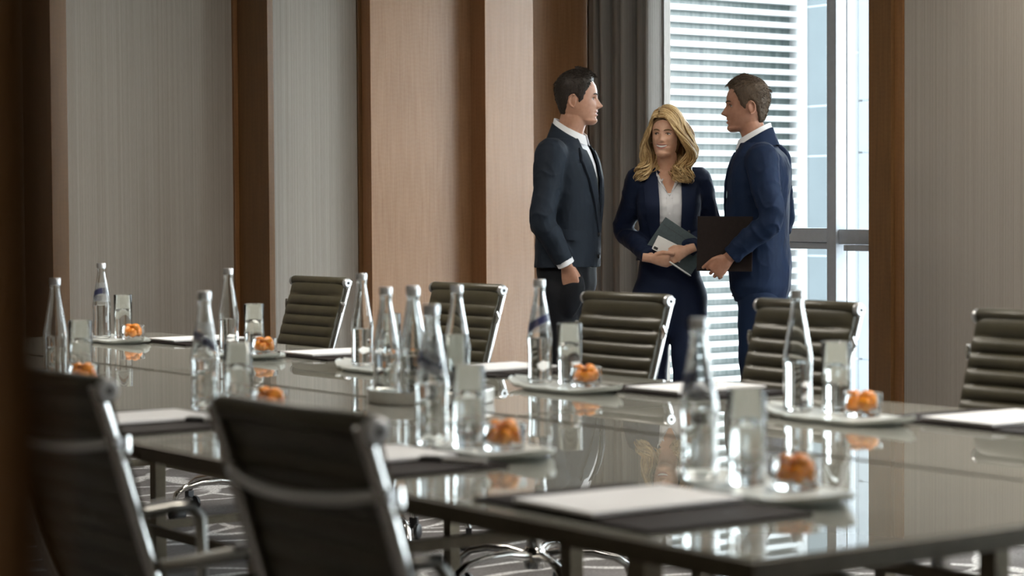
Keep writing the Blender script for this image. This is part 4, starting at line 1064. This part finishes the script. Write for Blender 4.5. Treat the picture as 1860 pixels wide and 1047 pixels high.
def long_hair(root, H, R, hs, HP, grid, zs, P):
    rs = random.Random(4); nc = len(grid[0]); rows = []
    for i, z in enumerate(zs):
        if z < 0.02: continue
        row = []
        for k in range(nc):
            a = 2 * PI * k / nc; deg = math.degrees(a if a <= PI else 2 * PI - a); q = grid[i][k]
            zl = np.interp(deg, [0, 20, 40, 55, 70, 85, 180], [0.192, 0.187, 0.170, 0.142, 0.10, 0.03, 0.0]); u = max(-1, min(1, (z - zl) / 0.008))
            t_ = -0.006 + 0.012 * (0.5 + 0.5 * u); nrm = Vector((q.x, q.y + 0.008, (q.z - 0.115) * 1.1)).normalized(); row.append(H(q + nrm * t_))
        rows.append(row)
    MB().loft(rows).build('hair_cap', 'hair_root', root, angle=80)
    lk = MB(); part = 0.026
    def D(p, k):   # keep clear of the skull
        q = Vector(p); c = Vector((0, -0.008, 0.125)); r_ = Vector(((q.x - c.x) / 0.086, (q.y - c.y) / 0.108, (q.z - c.z) / 0.135))
        if r_.length < 1.0 + k and r_.length > 1e-5:
            r_ = r_.normalized() * (1.0 + k); q = c + Vector((r_.x * 0.086, r_.y * 0.108, r_.z * 0.135))
        return q
    for sx, cnt in ((1, 420), (-1, 640)):
        for n_ in range(cnt):
            v = ((n_ + rs.random()) / cnt) ** 0.85; lay = rs.random(); fx = 1.0 if sx < 0 else 0.86
            y0 = 0.070 - 0.170 * v; x0 = part + sx * 0.005
            end = -0.080 - 0.055 * rs.random() + (0.02 if v < 0.1 else 0)
            fr_ = max(0, 1 - v / 0.38) ** 1.3; sweep = (0.040 if sx < 0 else 0.010) * fr_
            c = [Vector((x0, y0, 0.246 - 0.28 * (y0 + 0.01) ** 2 / 0.1)),
                 Vector((part + sx * 0.040, y0 + 0.006 + sweep * 0.5, 0.236 + 0.012 * lay - 0.012 * fr_)),
                 Vector((sx * (0.080 + 0.014 * lay) * fx, y0 * 0.86 + sweep, 0.188 - 0.016 * fr_)),
                 Vector((sx * (0.097 + 0.024 * lay) * fx, y0 * 0.76 + sweep * 0.75 - 0.004, 0.118)),
                 Vector((sx * (0.104 + 0.044 * lay) * fx, y0 * 0.70 + sweep * 0.35 - 0.004, 0.048)),
                 Vector((sx * (0.100 + 0.052 * lay + 0.008 * rs.random()) * fx, y0 * 0.62 + 0.012, -0.018)),
                 Vector((sx * (0.086 + 0.058 * lay + 0.010 * rs.random()) * fx, y0 * 0.55 + 0.032, end * 0.75)),
                 Vector((sx * (0.078 + 0.055 * lay + 0.012 * rs.random()) * fx, y0 * 0.5 + 0.046 + 0.008 * rs.random(), end))]
            if sx < 0: tg = {1: (-0.020, 0.098, 0.196), 2: (-0.058, 0.094, 0.155), 3: (-0.092, 0.062, 0.112)}
            else: tg = {1: (0.050, 0.088, 0.198), 2: (0.073, 0.066, 0.160), 3: (0.081, 0.046, 0.108), 4: (0.088, 0.036, 0.05)}
            if fr_ > 0: q_ = rs.random(); c[0] = c[0].lerp(Vector((part + sx * 0.014 * rs.random(), 0.080 + 0.014 * q_, 0.226 - 0.028 * q_)), min(1, fr_ * 1.2))
            for k, g_ in tg.items(): c[k] = c[k].lerp(Vector(g_) * (1 + 0.05 * lay), min(1, fr_ * 1.1))
            if v > 0.72:
                for q in c[3:]: q.x *= 1 - 0.9 * (v - 0.72) / 0.28 * rs.random()
            pts = spline(c, 4); clump = math.floor(v * 13) * 0.9 + math.floor(lay * 2.5) * 0.7; ph = 2.2 * v + 0.8 * math.sin(clump * 2.4) + 0.30 * rs.random() + (0.8 if sx > 0 else 0); out = []
            for k, p in enumerate(pts):
                u = k / (len(pts) - 1); am = 0.052 * max(0, u - 0.18) ** 0.8 * (1 - 0.45 * u * u)
                p = p + Vector((sx * am * math.sin(u * 12.5 + ph), am * 0.9 * math.cos(u * 12.5 + ph), 0)); out.append(H(D(p, 0.05 + 0.11 * lay)))
            r_ = 0.0013 + 0.0019 * rs.random()
            lk.tube(out, [r_ * (0.55 + 0.65 * math.sin(PI * min(1, 0.12 + 0.88 * k / (len(out) - 1)))) * (1 if k < len(out) - 2 else 0.5) for k in range(len(out))], 5, 1.8)
    bs = [[H((0.088 * math.sin(q) * (1 + 0.15 * k), -0.008 - (0.085 - 0.02 * k) * math.cos(q), 0.09 - 0.17 * k)) for q in np.linspace(-1.35, 1.35, 17)] for k in np.linspace(0, 1, 7)]
    lk.grid(bs, [[p + R @ Vector((0, 0.006, 0)) for p in r_] for r_ in bs])
    o = lk.build('hair', 'hair_blond', root, angle=80); o['kind'] = 'stuff'

MALE = [(0.80, .165, .112, -0.005), (0.87, .192, .130, 0), (0.95, .193, .133, 0.0), (1.05, .184, .130, .005), (1.15, .182, .130, .010), (1.25, .190, .133, .010), (1.35, .204, .135, .004), (1.42, .208, .126, -.002), (1.47, .192, .108, -.003), (1.505, .150, .086, .002), (1.535, .105, .070, .010), (1.56, .078, .062, .014)]
FEM = [(0.76, .175, .105, -0.005), (0.84, .182, .118, -.005), (0.90, .180, .118, 0), (0.98, .164, .108, .004), (1.06, .148, .100, .008), (1.13, .148, .108, .014), (1.20, .160, .128, .022), (1.25, .168, .132, .020), (1.30, .170, .116, .006), (1.345, .168, .096, -.008), (1.385, .150, .078, -.016), (1.415, .098, .064, -.024), (1.44, .068, .056, -.026)]
RELAX = [(0.25, 0.35, 0.2), (0.3, 0.4, 0.25), (0.35, 0.45, 0.25), (0.4, 0.5, 0.3)]
HLM = ([0, 25, 40, 52, 62, 70, 80, 88, 105, 120, 140, 180], [0.203, 0.202, 0.192, 0.170, 0.150, 0.112, 0.098, 0.138, 0.128, 0.075, 0.040, 0.028])
c20, s20 = math.cos(math.radians(20)), math.sin(math.radians(20))
# man on the left: profile to the right, near hand in his trouser pocket
z1 = 1.598
man1 = dict(pocket=((0.143, 0.080, 0.83), (0.048, 0.062, 0.115)), scale=1.0, sw=1.0, sd=1.06, yc=0.018, torso=MALE, head=(0, 0.068, z1), hs=0.965, hyaw=math.radians(16), hpitch=0.0, hroll=0.0, headshape=dict(smile=0.35, w=1.04, nose=1.22), neck=(0, 0.024, 1.535), nr=0.061,
    arms=[((0.190, 0.006, 1.448), (0.255, -0.008, 1.165), (0.188, 0.078, 0.962), ((-0.24, 0.16, -0.95), (-1, -0.1, 0.3), (0.1, 1, 0.2), [(0.1, 0.15, 0.1)] * 4, (0.9, 0.3, 0.3, 1, 0.1, 0.3), 0.98)),
          ((-0.192, -0.012, 1.448), (-0.252, -0.04, 1.165), (-0.195, -0.05, 0.93), ((0.05, 0.2, -1), (1, 0, 0), (0, 1, 0.2), RELAX, (0.8, 0.5, 0.1, 1, 0.1, 0.2), 0.98))],
    armr=1.0, slr=1.0, legs=[((0.092, 0.0, 0.84), (0.098, 0.012, 0.49), (0.105, -0.015, 0.085)), ((-0.092, 0.0, 0.84), (-0.10, 0.02, 0.49), (-0.11, 0.0, 0.085))], legr=[0.098, 0.085, 0.070, 0.064, 0.058],
    skin='skin_a', lips='lips_m', brow='hair_dark', gaze=(0, 0), hairfn=short_hair, hairmat='hair_dark', hl=HLM, hside=0.0055, htop=0.013, quiff=0.011, tufts=900, tl=0.020, sweep=0.5,
    trouser='charcoal_dark', jacket='charcoal', hem=0.885, seed=21, vz=[1.115, 1.13, 1.47, 1.60], vx=[0.0, 0.004, 0.064, 0.066], ltop=1.475, lbot=1.09, lw=[0.002, 0.022, 0.055, 0.078, 0.060, 0.045],
    collars=[], buttons=[(0.0, 1.10), (0.0, 1.00)], flap=(1, 0.055, 0.140, 1.125, 1.080), placket=(0.0, 1.10, 1.46), shirtbuttons=[(0, 1.20), (0, 1.29), (0, 1.38)])
man1['collars'] = [dict(name='shirt_collar', m='shirt', zi=(1.545, 1.628), ri=(0.0625, 0.066), zo=(1.500, 1.578), ro=(0.074, 0.078), yoff=0.002, a0=0.22, lean=0.022),
                   dict(name='collar', m='charcoal', zi=(1.515, 1.608), ri=(0.074, 0.071), zo=(1.486, 1.525), ro=(0.120, 0.100), yoff=-0.002, a0=0.74, th=0.008, lean=0.020)]
P1 = person('person', 'dark-haired man in charcoal suit standing in profile with a hand in his pocket', 1024, 9.8, r0 * c20 - f0 * s20, man1)
P1['group'] = 'people talking by the window'
# man on the right: profile to the left, folder under the near arm
c18, s18 = math.cos(math.radians(17)), math.sin(math.radians(17))
z2 = 1.563
man2 = dict(scale=0.985, sw=1.0, sd=1.05, yc=0.010, torso=MALE, head=(0, 0.066, z2), hs=0.985, hyaw=math.radians(13), hpitch=-0.02, hroll=0.0, headshape=dict(smile=0.4, w=0.97, nose=1.2), neck=(0, 0.022, 1.505), nr=0.057,
    arms=[((-0.195, -0.035, 1.425), (-0.262, -0.085, 1.165), (-0.252, 0.105, 0.992), ((0.10, 0.72, -0.69), (1, 0.0, 0.1), (0, 0.69, 0.72), [(0.45, 0.75, 0.5), (0.5, 0.8, 0.5), (0.55, 0.8, 0.5), (0.6, 0.85, 0.5)], (0.85, 0.50, 0.0, 0.95, 0.10, 0.1), 1.0)),
          ((0.195, -0.025, 1.425), (0.255, -0.045, 1.15), (0.215, 0.10, 0.93), ((0.0, 0.3, -1), (-1, 0, 0), (0, 1, 0.2), RELAX, (0.8, 0.5, 0.1, 1, 0.1, 0.2), 0.98))],
    armr=0.98, slr=0.98, legs=[((0.09, 0.0, 0.82), (0.096, 0.012, 0.48), (0.10, -0.015, 0.085)), ((-0.09, 0.0, 0.82), (-0.096, 0.015, 0.48), (-0.10, 0.0, 0.085))], legr=[0.096, 0.082, 0.068, 0.062, 0.057],
    skin='skin_b', lips='lips_m', brow='hair_brown', gaze=(0, 0), hairfn=short_hair, hairmat='hair_brown', hl=([0, 25, 40, 52, 62, 70, 80, 88, 105, 120, 140, 180], [0.196, 0.200, 0.196, 0.178, 0.155, 0.118, 0.102, 0.140, 0.125, 0.07, 0.030, 0.020]), hside=0.009, htop=0.014, quiff=0.006, tufts=900, tl=0.022, sweep=0.5,
    trouser='navy', jacket='navy', hem=0.80, seed=33, vz=[1.115, 1.13, 1.47, 1.60], vx=[0.0, 0.004, 0.064, 0.066], ltop=1.475, lbot=1.09, lw=[0.002, 0.022, 0.055, 0.075, 0.058, 0.045],
    collars=[], buttons=[(0.0, 1.08)], placket=(0.0, 1.09, 1.43), shirtbuttons=[(0, 1.19), (0, 1.28)])
man2['collars'] = [dict(name='shirt_collar', m='shirt', zi=(1.520, 1.600), ri=(0.060, 0.064), zo=(1.475, 1.552), ro=(0.072, 0.076), yoff=0.002, a0=0.22, lean=0.022),
                   dict(name='collar', m='navy', zi=(1.490, 1.580), ri=(0.073, 0.071), zo=(1.462, 1.500), ro=(0.118, 0.100), yoff=-0.002, a0=0.74, th=0.008, lean=0.018)]
man2.update(showcuff=False, cuff=0.95)
P2 = person('person', 'brown-haired man in navy suit seen in profile facing left with a black folder', 1385, 9.8, -r0 * c18 + f0 * s18, man2)
P2['group'] = 'people talking by the window'
# woman between them
zw = 1.452
woman = dict(scale=0.99, sw=0.93, sd=0.92, yc=0.0, torso=FEM, head=(0.016, 0.030, zw), hs=0.885, hyaw=math.radians(-20), hpitch=0.06, hroll=-0.04, headshape=dict(smile=1.2, w=0.98, nose=0.85), neck=(0, -0.018, 1.40), nr=0.047,
    arms=[((0.143, -0.012, 1.342), (0.206, -0.055, 1.115), (0.092, 0.185, 0.985), ((-1, 0.10, -0.16), (0.15, -0.8, 0.45), (0, 0.35, 0.9), [(0.5, 0.5, 0.3), (0.6, 0.55, 0.35), (0.65, 0.6, 0.35), (0.7, 0.6, 0.35)], (0.75, 0.55, -0.1, 1, 0.1, -0.05), 0.86)),
          ((-0.143, -0.012, 1.342), (-0.202, -0.055, 1.120), (-0.070, 0.175, 1.022), ((1, 0.10, -0.42), (0, -1, -0.1), (0.2, 0.1, 1), [(0.3, 0.5, 0.35), (0.35, 0.55, 0.35), (0.4, 0.6, 0.4), (0.45, 0.65, 0.4)], (0.8, 0.5, 0.0, 1, 0.0, 0.1), 0.86))],
    armr=0.80, slr=0.84, legs=[((0.088, -0.005, 0.80), (0.070, 0.00, 0.47), (0.052, -0.03, 0.085)), ((-0.090, 0.01, 0.80), (-0.078, 0.05, 0.47), (-0.060, 0.03, 0.085))], legr=[0.090, 0.079, 0.062, 0.057, 0.056],
    skin='skin_c', lips='lips', brow='hair_root', gaze=(0.9, 0.3), eye=0.8, lash=1.0, teeth=True, hairfn=long_hair, hairmat='hair_blond',
    ncut=0.018, trouser='navy_w', jacket='navy_w', hem=0.925, seed=45, vz=[0.80, 1.05, 1.28, 1.42, 1.50], vx=[0.050, 0.052, 0.058, 0.062, 0.07], ltop=1.375, lbot=1.00, lw=[0.006, 0.030, 0.058, 0.066, 0.05, 0.035], showcuff=False, cuff=0.93, shirtfold=0.0045,
    collars=[], buttons=[(-0.085, 1.105)], placket=(0.004, 0.95, 1.285), shirtbuttons=[(0.004, 1.03), (0.004, 1.11), (0.004, 1.19), (0.004, 1.265)])
woman['collars'] = [dict(name='collar', m='navy_w', zi=(1.378, 1.440), ri=(0.064, 0.062), zo=(1.350, 1.388), ro=(0.100, 0.082), yoff=-0.002, a0=0.74, th=0.006, lean=0.015),
                    dict(name='shirt_collar', m='shirt', zi=(1.345, 1.440), ri=(0.052, 0.054), zo=(1.325, 1.402), ro=(0.070, 0.066), yoff=0.004, a0=0.55, th=0.003, lean=0.020)]
P3 = person('person', 'smiling blond woman in navy trouser suit and white shirt facing the room', 1215, 10.1, -f0, woman)
P3['group'] = 'people talking by the window'
# open V neck of the blouse: bare skin plate is the body itself, so the shirt is cut there
for o in P3.children:
    if o.name.startswith('shirt') and not o.name.startswith(('shirt_', )):
        bm = bmesh.new(); bm.from_mesh(o.data)
        kill = [f for f in bm.faces if (lambda c: c.y > 0 and c.z > 1.275 and abs(c.x - 0.004) < (c.z - 1.270) * 0.44)(f.calc_center_median())]
        bmesh.ops.delete(bm, geom=kill, context='FACES')
        for q in bm.verts:
            if q.is_boundary and q.co.y > 0.01 and 1.265 < q.co.z < 1.42: q.co.x = 0.004 + math.copysign(max(0.001, (q.co.z - 1.270) * 0.44), q.co.x - 0.004)
        bm.to_mesh(o.data); bm.free()

vb = [o for o in P3.children if o.name.split('.')[0] == 'shirt'][0].data
vbv = BVHTree.FromPolygons([tuple(q) for q in verts(vb)], [tuple(p.vertices) for p in vb.polygons])
for sx in (-1, 1):
    rows = []
    for u in np.linspace(0, 1, 12):
        z = 1.262 + (1.408 - 1.262) * u; w_ = (z - 1.275) * 0.42
        rows.append([(0.004 + sx * (w_ - 0.010 + q * (0.010 + 0.030 * math.sin(PI * min(1, u * 1.05)) * u)), z - 0.004 * q) for q in np.linspace(0, 1, 5)])
    drape(vbv, rows, P3, 'blouse_collar', 'shirt', 0.003, 0.003)

def held(name, label, cat, root, c, ux, uz, size, m, bev):
    """flat thing centred at c (in the holder's frame), long side along ux, short side along uz"""
    ux = Vector(ux).normalized(); uz = Vector(uz); uz = (uz - ux * uz.dot(ux)).normalized(); n_ = ux.cross(uz)
    mat = root.matrix_basis @ Matrix(((ux.x, uz.x, n_.x, c[0]), (ux.y, uz.y, n_.y, c[1]), (ux.z, uz.z, n_.z, c[2]), (0, 0, 0, 1)))
    t = thing(name, label, cat); t.matrix_world = mat
    return t
def fld(t, a, b, m):
    for sg in (-1, 1): MB().box(-a / 2, -b / 2, sg * 0.0045 - 0.0022, a / 2, b / 2, sg * 0.0045 + 0.0022, 0.0018).build('folder_cover', m, t, angle=30)
    MB().box(-a / 2 + 0.004, -b / 2 + 0.004, -0.0022, a / 2 - 0.004, b / 2 - 0.001, 0.0022).build('paper_block', 'paper', t)
    MB().box(-a / 2 + 0.012, b / 2 - 0.035, 0.0066, a / 2 - 0.012, b / 2 - 0.0335, 0.0074).build('stitched_seam', 'black', t)
t = held('folder', 'black folder held under the arm of the brown-haired man', 'folder', P2, (-0.222, 0.128, 1.055), (0, 1, 0.01), (0.06, -0.01, 1), None, None, 0); fld(t, 0.25, 0.245, 'folder')
t = held('folder', 'dark teal folder held at an angle by the woman', 'folder', P3, (-0.030, 0.150, 1.037), (-0.83, 0.0, -0.56), (-0.48, -0.05, 0.87), None, None, 0); fld(t, 0.245, 0.168, 'teal')
t = held('smartphone', 'white smartphone in the hands of the woman', 'phone', P3, (0.012, 0.176, 1.028), (-0.89, 0, -0.45), (-0.45, -0.1, 0.89), None, None, 0)
MB().box(-0.072, -0.035, -0.0038, 0.072, 0.035, 0.0038, 0.003).build('phone_body', 'white_metal', t, angle=30)
cb = MB().box(-0.066, -0.030, 0.0038, -0.046, -0.018, 0.0052, 0.001).build('camera_bump', 'black', t, angle=30)
pn = thing('pen', 'slim white pen held in the hand of the woman', 'pen'); a_, b_ = Vector((0.016, 0.255, 0.972)), Vector((-0.085, 0.235, 0.905))
pn.matrix_world = P3.matrix_basis
MB().tube([a_, a_.lerp(b_, .03), a_.lerp(b_, .85), b_], [0.002, 0.0038, 0.0036, 0.0012], 10).build('barrel', 'white_metal', pn)
